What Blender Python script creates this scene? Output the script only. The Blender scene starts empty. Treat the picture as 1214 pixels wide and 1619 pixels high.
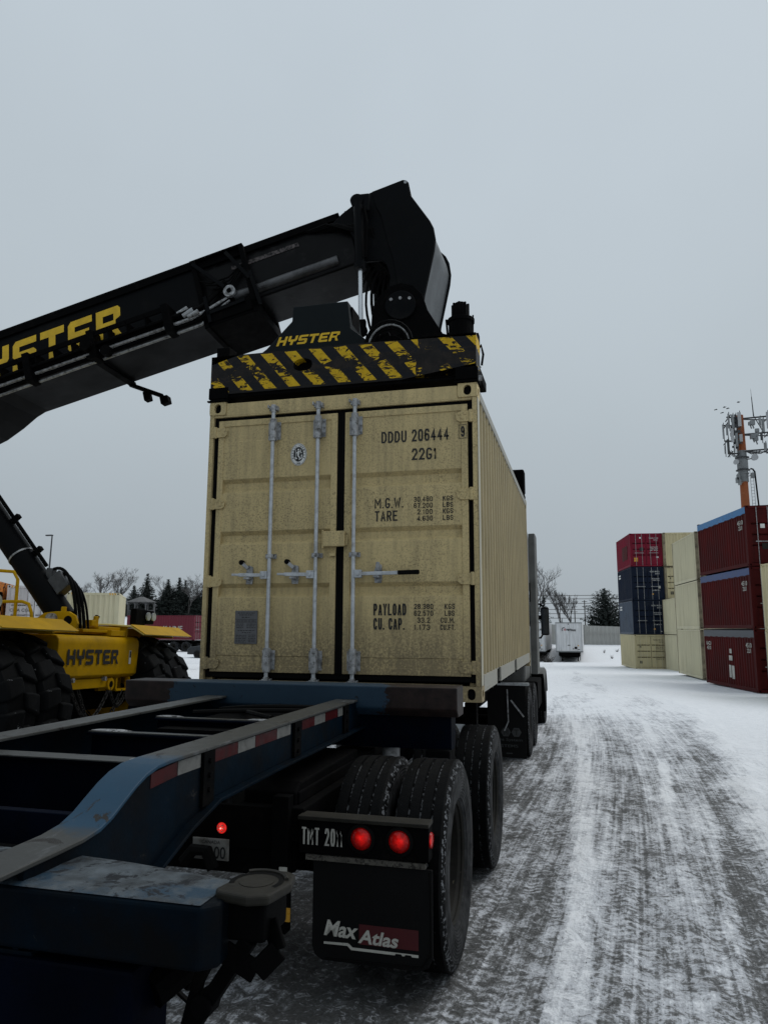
import bpy, bmesh, math, random
import numpy as np
from mathutils import Matrix, Vector
random.seed(7)
S = bpy.context.scene
COL = S.collection
R = math.radians

# ------------------------------------------------------------------ camera
cam_d = bpy.data.cameras.new("camera")
cam = bpy.data.objects.new("camera", cam_d)
COL.objects.link(cam)
yaw, pit, rol = R(14.7137), R(8.9529), R(0.2631)
fw = Vector((-math.sin(yaw)*math.cos(pit), math.cos(yaw)*math.cos(pit), math.sin(pit)))
rt = Vector((math.cos(yaw), math.sin(yaw), 0))
up = rt.cross(fw)
rt2 = rt*math.cos(rol)+up*math.sin(rol)
up2 = -rt*math.sin(rol)+up*math.cos(rol)
mw = Matrix((rt2, up2, -fw)).transposed().to_4x4()
mw.translation = (3.18426, -5.8549, 0.573112)
cam.matrix_world = mw
cam_d.sensor_fit = 'VERTICAL'
cam_d.sensor_height = 24
cam_d.lens = 24*1160.13/1619
cam_d.clip_start = 0.05
cam_d.clip_end = 3000
S.camera = cam

# ------------------------------------------------------------------ world
SUN_EL, SUN_AZ = R(57), R(50)          # azimuth from +Y towards +X
w = bpy.data.worlds.new("World")
S.world = w
w.use_nodes = True
nt = w.node_tree
nt.nodes.clear()
out = nt.nodes.new('ShaderNodeOutputWorld')
bg = nt.nodes.new('ShaderNodeBackground')
sky = nt.nodes.new('ShaderNodeTexSky')
sky.sky_type = 'NISHITA'
sky.sun_disc = False
sky.sun_elevation = SUN_EL
sky.sun_rotation = SUN_AZ
sky.dust_density = 4
tc = nt.nodes.new('ShaderNodeTexCoord')
sep = nt.nodes.new('ShaderNodeSeparateXYZ')
ramp = nt.nodes.new('ShaderNodeValToRGB')
ramp.color_ramp.elements[0].position = 0.0
ramp.color_ramp.elements[0].color = (0.300, 0.340, 0.372, 1)
ramp.color_ramp.elements[1].position = 0.75
ramp.color_ramp.elements[1].color = (0.450, 0.510, 0.560, 1)
e = ramp.color_ramp.elements.new(0.28)
e.color = (0.378, 0.428, 0.462, 1)
noi = nt.nodes.new('ShaderNodeTexNoise')
noi.inputs['Scale'].default_value = 1.6
noi.inputs['Detail'].default_value = 5
mr = nt.nodes.new('ShaderNodeMapRange')
mr.inputs['From Min'].default_value = .3
mr.inputs['From Max'].default_value = .7
mr.inputs['To Min'].default_value = 11.6
mr.inputs['To Max'].default_value = 12.7
vm = nt.nodes.new('ShaderNodeVectorMath')
vm.operation = 'SCALE'
mix = nt.nodes.new('ShaderNodeMix')
mix.data_type = 'RGBA'
mix.inputs['Factor'].default_value = 0.96
L = nt.links.new
L(tc.outputs['Generated'], sep.inputs[0])
L(sep.outputs['Z'], ramp.inputs[0])
L(tc.outputs['Generated'], noi.inputs['Vector'])
L(noi.outputs['Fac'], mr.inputs['Value'])
L(ramp.outputs['Color'], vm.inputs[0])
L(mr.outputs['Result'], vm.inputs['Scale'])
L(sky.outputs[0], mix.inputs['A'])
L(vm.outputs[0], mix.inputs['B'])
L(mix.outputs['Result'], bg.inputs['Color'])
bg.inputs['Strength'].default_value = 0.1
L(bg.outputs[0], out.inputs[0])

sun_d = bpy.data.lights.new("sun", 'SUN')
sun_d.energy = 1.25
sun_d.angle = R(50)
sun_d.color = (1.0, 0.97, 0.93)
sun = bpy.data.objects.new("sun", sun_d)
COL.objects.link(sun)
sd = Vector((math.sin(SUN_AZ)*math.cos(SUN_EL), math.cos(SUN_AZ)*math.cos(SUN_EL), math.sin(SUN_EL)))
sun.rotation_euler = sd.to_track_quat('Z', 'Y').to_euler()
S.view_settings.view_transform = 'Standard'
S.view_settings.look = 'None'
S.view_settings.exposure = 0.0
S.view_settings.gamma = 1
S.view_settings.use_curve_mapping = False

# ------------------------------------------------------------------ materials
MATS = {}
def N(t, typ, **k):
    n = t.nodes.new(typ)
    for a, b in k.items():
        if a in n.inputs: n.inputs[a].default_value = b
        else: setattr(n, a, b)
    return n
def noise(t, vec, scale, detail=5, rough=.6, lo=.35, hi=.65, dist=0.0):
    n = N(t, 'ShaderNodeTexNoise'); n.inputs['Scale'].default_value = scale
    n.inputs['Detail'].default_value = detail; n.inputs['Roughness'].default_value = rough
    n.inputs['Distortion'].default_value = dist
    t.links.new(vec, n.inputs['Vector'])
    m = N(t, 'ShaderNodeMapRange'); m.inputs['From Min'].default_value = lo; m.inputs['From Max'].default_value = hi
    t.links.new(n.outputs['Fac'], m.inputs['Value'])
    return m.outputs['Result']
def mth(t, op, a, b=None, clamp=False):
    n = N(t, 'ShaderNodeMath'); n.operation = op; n.use_clamp = clamp
    for i, v in enumerate((a, b)):
        if v is None: continue
        if isinstance(v, (int, float)): n.inputs[i].default_value = v
        else: t.links.new(v, n.inputs[i])
    return n.outputs[0]
def mixc(t, f, a, b):
    n = N(t, 'ShaderNodeMix'); n.data_type = 'RGBA'
    for key, v in (('Factor', f), ('A', a), ('B', b)):
        s = n.inputs[key] if key != 'Factor' else n.inputs[0]
        if key == 'A': s = n.inputs[6]
        if key == 'B': s = n.inputs[7]
        if isinstance(v, (tuple, list)): s.default_value = (*v[:3], 1)
        elif isinstance(v, (int, float)): s.default_value = v
        else: t.links.new(v, s)
    return n.outputs[2]
def vscale(t, vec, sx, sy, sz):
    n = N(t, 'ShaderNodeMapping'); n.inputs['Scale'].default_value = (sx, sy, sz)
    t.links.new(vec, n.inputs['Vector']); return n.outputs[0]
def base(name):
    m = bpy.data.materials.new(name); m.use_nodes = True
    t = m.node_tree; t.nodes.clear()
    o = N(t, 'ShaderNodeOutputMaterial'); p = N(t, 'ShaderNodeBsdfPrincipled')
    t.links.new(p.outputs[0], o.inputs[0])
    c = N(t, 'ShaderNodeTexCoord')
    MATS[name] = m
    return m, t, p, c.outputs['Object']
def bumpto(t, p, h, strength=.3, dist=.01):
    b = N(t, 'ShaderNodeBump'); b.inputs['Strength'].default_value = strength; b.inputs['Distance'].default_value = dist
    t.links.new(h, b.inputs['Height']); t.links.new(b.outputs[0], p.inputs['Normal'])
def paint(name, col, rough=.55, metal=0.0, var=.25, scale=3, dirt=None, dscale=5, damt=(.5, .75), streak=False,
          chip=None, cscale=9, camt=(.6, .63), speck=None, sscale=90, samt=(.58, .66), bump=.15, spec=.4, low=None, sipes=None):
    m, t, p, v = base(name)
    n1 = noise(t, v, scale)
    c = mixc(t, n1, tuple(x*(1-var) for x in col), tuple(min(1, x*(1+var)) for x in col))
    n2 = None
    if dirt:
        vv = vscale(t, v, 6, 6, .5) if streak else v
        n2 = noise(t, vv, dscale, 8, .65, *damt)
        c = mixc(t, n2, c, dirt)
    if speck:
        big = noise(t, v, 1.7, 3, .5, .3, .7)
        n3 = noise(t, v, sscale, 3, .7, *samt)
        f = mth(t, 'MULTIPLY', n3, mth(t, 'ADD', mth(t, 'MULTIPLY', big, .75), .08), True)
        runs = noise(t, vscale(t, v, 16, 16, .30), 2.2, 6, .7, .60, .78)
        c = mixc(t, mth(t, 'MULTIPLY', runs, .55), c, tuple(q*1.6 for q in speck))
        c = mixc(t, f, c, speck)
    if low:       # road spray caked on the lowest part
        z0, z1, lc = low
        sz = N(t, 'ShaderNodeSeparateXYZ'); t.links.new(v, sz.inputs[0])
        zz = N(t, 'ShaderNodeMapRange'); zz.inputs['From Min'].default_value = z1; zz.inputs['From Max'].default_value = z0; t.links.new(sz.outputs[2], zz.inputs['Value'])
        k1 = mth(t, 'MULTIPLY', noise(t, vscale(t, v, 9, 9, .9), 3.0, 7, .7, .30, .62), zz.outputs['Result'])
        k2 = mth(t, 'MULTIPLY', noise(t, v, 55, 5, .7, .44, .56), zz.outputs['Result'])
        c = mixc(t, mth(t, 'MULTIPLY', mth(t, 'ADD', k1, k2, True), .8), c, lc)
    if chip:
        n4 = noise(t, v, cscale, 8, .7, *camt, dist=.6)
        c = mixc(t, n4, c, chip)
        r = mixc(t, n4, (rough,)*3, (.9,)*3)
        t.links.new(r, p.inputs['Roughness'])
    else:
        r = mth(t, 'ADD', mth(t, 'MULTIPLY', n1, .16), rough-.08)
        t.links.new(r, p.inputs['Roughness'])
    t.links.new(c, p.inputs['Base Color'])
    p.inputs['Metallic'].default_value = metal
    p.inputs['Specular IOR Level'].default_value = spec
    hgt = noise(t, v, 24, 6, .6, .2, .8)
    if sipes:     # cuts across the tread and snow packed on the shoulder of a tyre lying round the x axis
        r0, r1, cnt = sipes
        sz = N(t, 'ShaderNodeSeparateXYZ'); t.links.new(v, sz.inputs[0])
        rad = mth(t, 'SQRT', mth(t, 'ADD', mth(t, 'MULTIPLY', sz.outputs[1], sz.outputs[1]), mth(t, 'MULTIPLY', sz.outputs[2], sz.outputs[2])))
        ang = mth(t, 'ARCTAN2', sz.outputs[2], sz.outputs[1])
        wv = mth(t, 'SINE', mth(t, 'ADD', mth(t, 'MULTIPLY', ang, cnt), mth(t, 'MULTIPLY', mth(t, 'ABSOLUTE', sz.outputs[0]), 90)))
        on = mth(t, 'GREATER_THAN', rad, r1)
        cut = mth(t, 'MULTIPLY', mth(t, 'GREATER_THAN', wv, .72), on)
        hgt = mth(t, 'SUBTRACT', hgt, mth(t, 'MULTIPLY', cut, 1.5))
        band = mth(t, 'MULTIPLY', mth(t, 'GREATER_THAN', rad, r0), mth(t, 'LESS_THAN', rad, r1))
        sn = mth(t, 'MULTIPLY', band, noise(t, v, 46, 5, .7, .54, .57))
        gr = mth(t, 'MULTIPLY', mth(t, 'MULTIPLY', mth(t, 'LESS_THAN', rad, r1+.006), mth(t, 'GREATER_THAN', rad, r1-.006)), noise(t, v, 38, 5, .7, .55, .58))
        c2 = mixc(t, mth(t, 'MULTIPLY', mth(t, 'ADD', sn, gr, True), .5), c, (.26, .27, .285))
        ring_ = mth(t, 'MULTIPLY', mth(t, 'LESS_THAN', rad, r0-.01), mth(t, 'SINE', mth(t, 'MULTIPLY', rad, 420)))
        hgt = mth(t, 'ADD', hgt, mth(t, 'MULTIPLY', ring_, .6))
        side_sheen = mth(t, 'MULTIPLY', mth(t, 'LESS_THAN', rad, r0-.004), noise(t, v, 7, 7, .7, .35, .68))  # sidewall highlight and grime lightened into the tyre colour
        c2 = mixc(t, side_sheen, c2, (.050, .051, .053))
        t.links.new(c2, p.inputs['Base Color'])
    if bump: bumpto(t, p, hgt, bump, .004)
    return m
def lamp(name, col, strength, spot=True):
    m, t, p, v = base(name)
    g = noise(t, v, 60, 2, .5, .3, .7)
    c = mixc(t, g, tuple(x*.5 for x in col), col)
    t.links.new(c, p.inputs['Base Color']); t.links.new(c, p.inputs['Emission Color'])
    if spot:
        cc = N(t, 'ShaderNodeTexCoord')
        sb = N(t, 'ShaderNodeVectorMath'); sb.operation = 'SUBTRACT'; sb.inputs[1].default_value = (.55, .5, .55); t.links.new(cc.outputs['Generated'], sb.inputs[0])
        sc_ = vscale(t, sb.outputs[0], 1, 0, 1)
        ln = N(t, 'ShaderNodeVectorMath'); ln.operation = 'LENGTH'; t.links.new(sc_, ln.inputs[0])
        mr_ = N(t, 'ShaderNodeMapRange'); mr_.inputs['From Min'].default_value = .05; mr_.inputs['From Max'].default_value = .38; mr_.inputs['To Min'].default_value = 1.0; mr_.inputs['To Max'].default_value = .10
        t.links.new(ln.outputs['Value'], mr_.inputs['Value'])
        t.links.new(mth(t, 'MULTIPLY', mth(t, 'POWER', mr_.outputs['Result'], 1.6), strength), p.inputs['Emission Strength'])
    else: p.inputs['Emission Strength'].default_value = strength
    p.inputs['Roughness'].default_value = .15; p.inputs['Specular IOR Level'].default_value = .25
    return m

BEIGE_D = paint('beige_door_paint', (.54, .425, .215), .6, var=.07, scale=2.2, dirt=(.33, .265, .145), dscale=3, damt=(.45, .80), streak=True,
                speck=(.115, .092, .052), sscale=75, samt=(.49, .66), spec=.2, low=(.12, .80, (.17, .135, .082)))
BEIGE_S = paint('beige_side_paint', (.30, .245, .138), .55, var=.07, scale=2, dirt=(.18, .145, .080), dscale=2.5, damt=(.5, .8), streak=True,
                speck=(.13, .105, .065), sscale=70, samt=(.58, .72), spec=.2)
PALE = paint('pale_rail_paint', (.27, .262, .225), .5, var=.1, dirt=(.3, .28, .22), dscale=5, damt=(.5, .75))
BEIGE_B = paint('beige_container_paint', (.50, .44, .27), .6, var=.06, scale=.6, dirt=(.32, .27, .17), dscale=.9, damt=(.5, .8), streak=True, bump=0, spec=.2)
CREAM_B = paint('cream_container_paint', (.54, .50, .345), .6, var=.06, scale=.5, dirt=(.38, .34, .23), dscale=.8, damt=(.5, .8), streak=True, bump=0, spec=.2)
PINK_B = paint('pinkish_red_container_paint', (.165, .011, .026), .65, spec=.1, var=.2, scale=.8, dirt=(.12, .02, .03), dscale=1.2, streak=True, bump=0)
NAVY_B = paint('navy_container_paint', (.0075, .0125, .027), .65, spec=.1, var=.2, scale=.8, dirt=(.018, .023, .033), dscale=1.1, bump=0)
SLATE_B = paint('slate_blue_container_paint', (.052, .070, .10), .6, var=.15, scale=.8, dirt=(.03, .04, .06), dscale=1.1, bump=0)
MAROON_B = paint('maroon_container_paint', (.060, .0068, .0066), .65, spec=.08, var=.25, scale=.7, dirt=(.030, .006, .006), dscale=1.1, streak=True, bump=0)
WINE_B = paint('wine_red_container_paint', (.12, .008, .02), .6, var=.1, scale=.4, bump=0)
WHITE_B = paint('white_trailer_paint', (.62, .63, .64), .45, var=.05, scale=.7, dirt=(.30, .30, .30), dscale=1.0, damt=(.45, .8), streak=True, bump=0)
ORANGE_B = paint('rusty_orange_paint', (.50, .16, .02), .65, var=.2, scale=1, chip=(.05, .02, .012), cscale=2.5, camt=(.5, .55), bump=0)
RUBBER_HOLE = paint('black_rubber_and_hole_shade', (.0025, .0025, .0025), .75, var=.2, spec=.08, bump=.05)  # also the flat black for shade inside holes, pockets and grooves
GALV = paint('galvanised_steel', (.46, .48, .50), .42, .35, var=.15, scale=14, dirt=(.22, .21, .19), dscale=16, damt=(.52, .78))
GALVD = paint('worn_galvanised_steel', (.34, .345, .35), .5, .3, var=.3, scale=14, dirt=(.055, .05, .045), dscale=20, damt=(.48, .68))
DECAL = paint('black_decal_vinyl', (.012, .012, .012), .6, var=.1, bump=0)
WHITE = paint('white_decal_vinyl', (.62, .62, .60), .6, var=.1, bump=0)
WORNW = paint('worn_white_paint', (.40, .39, .35), .7, var=.2, chip=(.02, .02, .02), cscale=150, camt=(.60, .66), bump=0)
PLATEG = paint('data_plate_metal', (.12, .12, .125), .5, .5, var=.15, scale=20)
YEL = paint('yellow_machine_paint', (.44, .25, .002), .5, var=.1, scale=2.5, dirt=(.30, .175, .006), dscale=3.5, damt=(.5, .75), chip=(.04, .022, .006), cscale=11, camt=(.70, .72), bump=.05, spec=.06)
YELP = paint('sky_glossed_yellow_paint', (.82, .72, .24), .3, var=.06, scale=3, dirt=(.70, .57, .15), dscale=5, damt=(.5, .75), chip=(.08, .04, .01), cscale=14, camt=(.70, .72), bump=.03, spec=.8)  # sky gloss on the fender tops lightened into this yellow
YLET = paint('yellow_lettering', (.72, .45, .01), .5, var=.12, scale=8, chip=(.05, .035, .01), cscale=14, camt=(.66, .70), bump=0)
BLK = paint('black_machine_paint', (.0020, .0024, .0030), .5, var=.3, scale=2, dirt=(.012, .0115, .011), dscale=2.2, damt=(.55, .9), bump=.08, spec=.06)
BLKM = paint('matt_black_steel', (.0014, .0014, .0016), .8, var=.35, scale=6, dirt=(.0075, .0064, .0054), dscale=7, damt=(.54, .85), bump=.3, spec=.05)
BOOMIN = paint('scraped_boom_steel', (.0042, .0042, .0046), .38, var=.4, scale=3, dirt=(.030, .028, .028), dscale=3.2, damt=(.56, .85), bump=.2, spec=.10)
HEADF = paint('lit_head_plate', (.046, .050, .053), .4, var=.12, bump=.06, spec=.25)  # head face towards the bright side, its light put into the grey
CHROME = paint('polished_cylinder_rod', (.60, .62, .64), .25, .9, var=.1, bump=0)
BLUE = paint('worn_blue_chassis_paint', (.0008, .0046, .0092), .5, var=.4, scale=3, dirt=(.0035, .004, .0048), dscale=4, damt=(.45, .68),
             chip=(.022, .022, .022), cscale=12, camt=(.67, .70), bump=.35, spec=.05)
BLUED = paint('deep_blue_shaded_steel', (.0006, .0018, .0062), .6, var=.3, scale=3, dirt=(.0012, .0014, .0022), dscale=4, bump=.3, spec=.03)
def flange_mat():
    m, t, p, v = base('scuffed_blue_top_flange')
    sp_ = N(t, 'ShaderNodeSeparateXYZ'); t.links.new(v, sp_.inputs[0])
    n1 = noise(t, v, 5, 7, .65, 0, 1); n2 = noise(t, v, 13, 8, .7, 0, 1, .5)
    y = mth(t, 'ADD', sp_.outputs[1], mth(t, 'MULTIPLY', mth(t, 'SUBTRACT', n1, .5), .45))
    a_ = N(t, 'ShaderNodeMapRange'); a_.inputs['From Min'].default_value = -3.42; a_.inputs['From Max'].default_value = -3.30; t.links.new(y, a_.inputs['Value'])
    b_ = N(t, 'ShaderNodeMapRange'); b_.inputs['From Min'].default_value = -3.76; b_.inputs['From Max'].default_value = -3.86; t.links.new(y, b_.inputs['Value'])
    worn = mth(t, 'ADD', a_.outputs['Result'], b_.outputs['Result'], True)
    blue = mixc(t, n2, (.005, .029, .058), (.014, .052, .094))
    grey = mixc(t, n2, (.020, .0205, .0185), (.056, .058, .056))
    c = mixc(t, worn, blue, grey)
    st_ = noise(t, vscale(t, v, 1, .25, 1), 16, 6, .7, .58, .66)
    c = mixc(t, mth(t, 'MULTIPLY', st_, .6), c, (.105, .11, .115))
    ch = noise(t, v, 6.5, 8, .72, .585, .60, .8)
    c = mixc(t, ch, c, (.014, .012, .010))
    t.links.new(c, p.inputs['Base Color']); p.inputs['Specular IOR Level'].default_value = .22
    t.links.new(mth(t, 'ADD', mth(t, 'MULTIPLY', n2, .3), .33), p.inputs['Roughness'])
    bumpto(t, p, mth(t, 'SUBTRACT', mth(t, 'MULTIPLY', n2, .5), ch), .5, .004)
    return m
BLUET = flange_mat()
CHIPT = paint('flaking_white_blue_top', (.050, .060, .068), .6, var=.6, scale=11, dirt=(.014, .036, .060), dscale=5, damt=(.48, .6),
              chip=(.010, .012, .015), cscale=13, camt=(.53, .58), bump=1.0, spec=.3)
def bolster_mat():
    m, t, p, v = base('rusty_blue_bolster')
    sp_ = N(t, 'ShaderNodeSeparateXYZ'); t.links.new(v, sp_.inputs[0])
    n1 = noise(t, v, 6, 7, .65, 0, 1)
    x = mth(t, 'ADD', sp_.outputs[0], mth(t, 'MULTIPLY', mth(t, 'SUBTRACT', n1, .5), .6))
    ends = mth(t, 'ADD', mth(t, 'LESS_THAN', x, .36), mth(t, 'GREATER_THAN', x, 1.93), True)
    blue = mixc(t, n1, (.010, .025, .044), (.019, .042, .066))
    rust = mixc(t, noise(t, v, 14, 6, .6), (.0085, .0055, .005), (.021, .0125, .011))
    c = mixc(t, ends, blue, rust)
    c = mixc(t, noise(t, v, 22, 7, .7, .68, .71), c, (.10, .105, .095))
    c = mixc(t, noise(t, v, 30, 5, .7, .62, .68), c, (.007, .006, .006))
    t.links.new(c, p.inputs['Base Color']); p.inputs['Roughness'].default_value = .55; p.inputs['Specular IOR Level'].default_value = .2
    bumpto(t, p, n1, .5, .006)
    return m
RUSTB = bolster_mat()
PADT = paint('bare_steel_pad', (.0145, .0132, .0100), .6, 0, var=.3, scale=12, bump=.4, spec=.2)
TYRE = paint('tyre_rubber', (.0016, .0017, .0019), .65, var=.3, scale=9, dirt=(.0060, .0063, .0068), dscale=7, damt=(.52, .8),
             chip=(.36, .37, .39), cscale=22, camt=(.695, .705), bump=.5, spec=.07, sipes=(.470, .499, 96))
BIGTYRE = paint('big_tyre_rubber', (.0030, .0034, .0038), .7, var=.3, scale=5, dirt=(.014, .014, .014), dscale=3, damt=(.58, .82),
                chip=(.45, .46, .48), cscale=7, camt=(.650, .662), bump=.3, spec=.08)
RIM = paint('dirty_wheel_rim', (.010, .0092, .0072), .65, 0, var=.4, scale=9, dirt=(.004, .004, .0035), dscale=9, bump=.3, spec=.15, chip=(.10, .09, .06), cscale=22, camt=(.64, .70))
TAPR = paint('red_reflective_tape', (.042, .0035, .0045), .4, var=.15, scale=20, dirt=(.015, .004, .004), dscale=18, bump=0, spec=.15)
TAPW = paint('white_reflective_tape', (.125, .125, .118), .4, var=.12, scale=20, dirt=(.06, .06, .055), dscale=25, bump=0, spec=.15)
REDD = paint('dark_red_flap_print', (.055, .004, .006), .7, var=.2, bump=0)
REDL = lamp('red_lamp_lens', (.42, .006, .005), 1.5)
REDS = lamp('small_red_led', (.8, .02, .015), .8, False)
AMBER = paint('amber_lens', (.55, .28, .03), .3, bump=0)
GLASS = paint('dark_window_glass', (.02, .025, .03), .08, var=.05, spec=.6, bump=0)
LENS = paint('lamp_lens_glass', (.30, .32, .32), .15, var=.2, scale=10, bump=0)
TRUCKW = paint('grey_white_cab_paint', (.12, .122, .118), .45, spec=.2, var=.12, dirt=(.05, .05, .046), dscale=2.5, damt=(.5, .8), bump=.03)
ICE = paint('icy_white_bar', (.45, .47, .48), .5, var=.2, scale=9, dirt=(.2, .2, .2), dscale=14)
TARPB = paint('blue_tarpaulin', (.045, .16, .34), .6, var=.15, scale=3, bump=.2)
TARPD = paint('dark_blue_tarpaulin', (.05, .075, .17), .6, var=.2, scale=3, bump=.2)
TARPG = paint('grey_tarpaulin', (.075, .08, .09), .6, var=.2, scale=3, bump=.2)
FENCE = paint('grey_panel_fence', (.36, .36, .34), .7, var=.06, scale=.3, bump=0)
TOWO = paint('orange_tower_paint', (.25, .064, .014), .6, var=.15, scale=.7, dirt=(.42, .20, .09), dscale=.8, damt=(.6, .8), bump=0)
TOWG = paint('grey_tower_steel', (.17, .18, .185), .6, var=.2, scale=1.2, bump=0)
TOWL = paint('pale_antenna_plastic', (.34, .35, .36), .6, var=.1, scale=1, bump=0)
TOWD = paint('dark_tower_bracket', (.045, .047, .05), .7, var=.2, bump=0)
WOOD = paint('grey_weathered_wood', (.10, .10, .10), .8, var=.2, scale=1, bump=0)
BARK = paint('dark_bark', (.055, .050, .046), .9, var=.3, scale=3, bump=0)
DIRTB = paint('grimy_container_frame', (.23, .20, .135), .7, var=.3, scale=2, dirt=(.09, .07, .05), dscale=2.5, damt=(.45, .7), bump=0, spec=.1)
BARKL = paint('grey_twig_bark', (.095, .090, .088), .9, var=.3, scale=3, bump=0)
NEEDLE = paint('dark_conifer_needles', (.013, .019, .016), .8, var=.5, scale=1.2, bump=0)
NEEDLES = paint('snow_dusted_needles', (.020, .028, .025), .8, var=.5, scale=1.2, chip=(.35, .36, .38), cscale=2.2, camt=(.68, .72), bump=0)
CARP = paint('dark_car_paint', (.015, .017, .02), .3, var=.1, bump=0)
SNOWC = paint('settled_snow', (.72, .74, .77), .7, var=.05, scale=4, bump=.2)

def stripe_mat():
    m, t, p, v = base('worn_hazard_stripes')
    s = N(t, 'ShaderNodeSeparateXYZ'); t.links.new(v, s.inputs[0])
    X, Z = s.outputs[0], s.outputs[2]
    wob = noise(t, v, 5, 3, .5, 0, 1)
    d = mth(t, 'ADD', X, mth(t, 'MULTIPLY', Z, .86))
    d = mth(t, 'DIVIDE', d, .232)
    d = mth(t, 'FRACT', mth(t, 'ADD', d, mth(t, 'ADD', mth(t, 'MULTIPLY', wob, .06), .22)))
    st = mth(t, 'GREATER_THAN', d, .52)
    # wear : horizontal scratch band in the middle, rubbed corners
    mid = mth(t, 'SUBTRACT', 1.0, mth(t, 'DIVIDE', mth(t, 'ABSOLUTE', mth(t, 'SUBTRACT', Z, 2.852)), .085), True)
    xr = mth(t, 'ADD', X, mth(t, 'MULTIPLY', wob, .12))
    right = mth(t, 'MULTIPLY', mth(t, 'MULTIPLY', mth(t, 'GREATER_THAN', xr, 2.00), mth(t, 'LESS_THAN', xr, 2.18)), .16)
    right = mth(t, 'ADD', right, mth(t, 'MULTIPLY', mth(t, 'GREATER_THAN', X, 2.0), mth(t, 'MULTIPLY', mth(t, 'LESS_THAN', Z, 2.86), .09)))
    left = mth(t, 'MULTIPLY', mth(t, 'LESS_THAN', X, .38), .045)
    n = noise(t, vscale(t, v, 3, 3, 8), 3.0, 9, .68, 0, 1, 1.2)
    tot = mth(t, 'ADD', n, mth(t, 'ADD', mth(t, 'MULTIPLY', mid, .150), mth(t, 'ADD', right, left)))
    wear = N(t, 'ShaderNodeMapRange'); wear.inputs['From Min'].default_value = .555; wear.inputs['From Max'].default_value = .57
    t.links.new(tot, wear.inputs['Value'])
    yel = mixc(t, noise(t, v, 14, 5, .6, .35, .75), (.62, .40, .012), (.46, .27, .01))
    c = mixc(t, st, (.0045, .005, .0075), yel)
    rust = mixc(t, noise(t, v, 11, 6, .6, .4, .7), (.006, .0052, .005), (.022, .0165, .0135))
    c = mixc(t, wear.outputs['Result'], c, rust)
    edge = mth(t, 'GREATER_THAN', mth(t, 'ADD', mth(t, 'ABSOLUTE', mth(t, 'SUBTRACT', Z, 2.850)), mth(t, 'MULTIPLY', wob, .03)), .180)
    c = mixc(t, edge, c, (.007, .006, .0055))
    t.links.new(c, p.inputs['Base Color']); p.inputs['Roughness'].default_value = .55; p.inputs['Specular IOR Level'].default_value = .2
    bumpto(t, p, tot, .5, .006)
    return m
STRIPE = stripe_mat()

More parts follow.
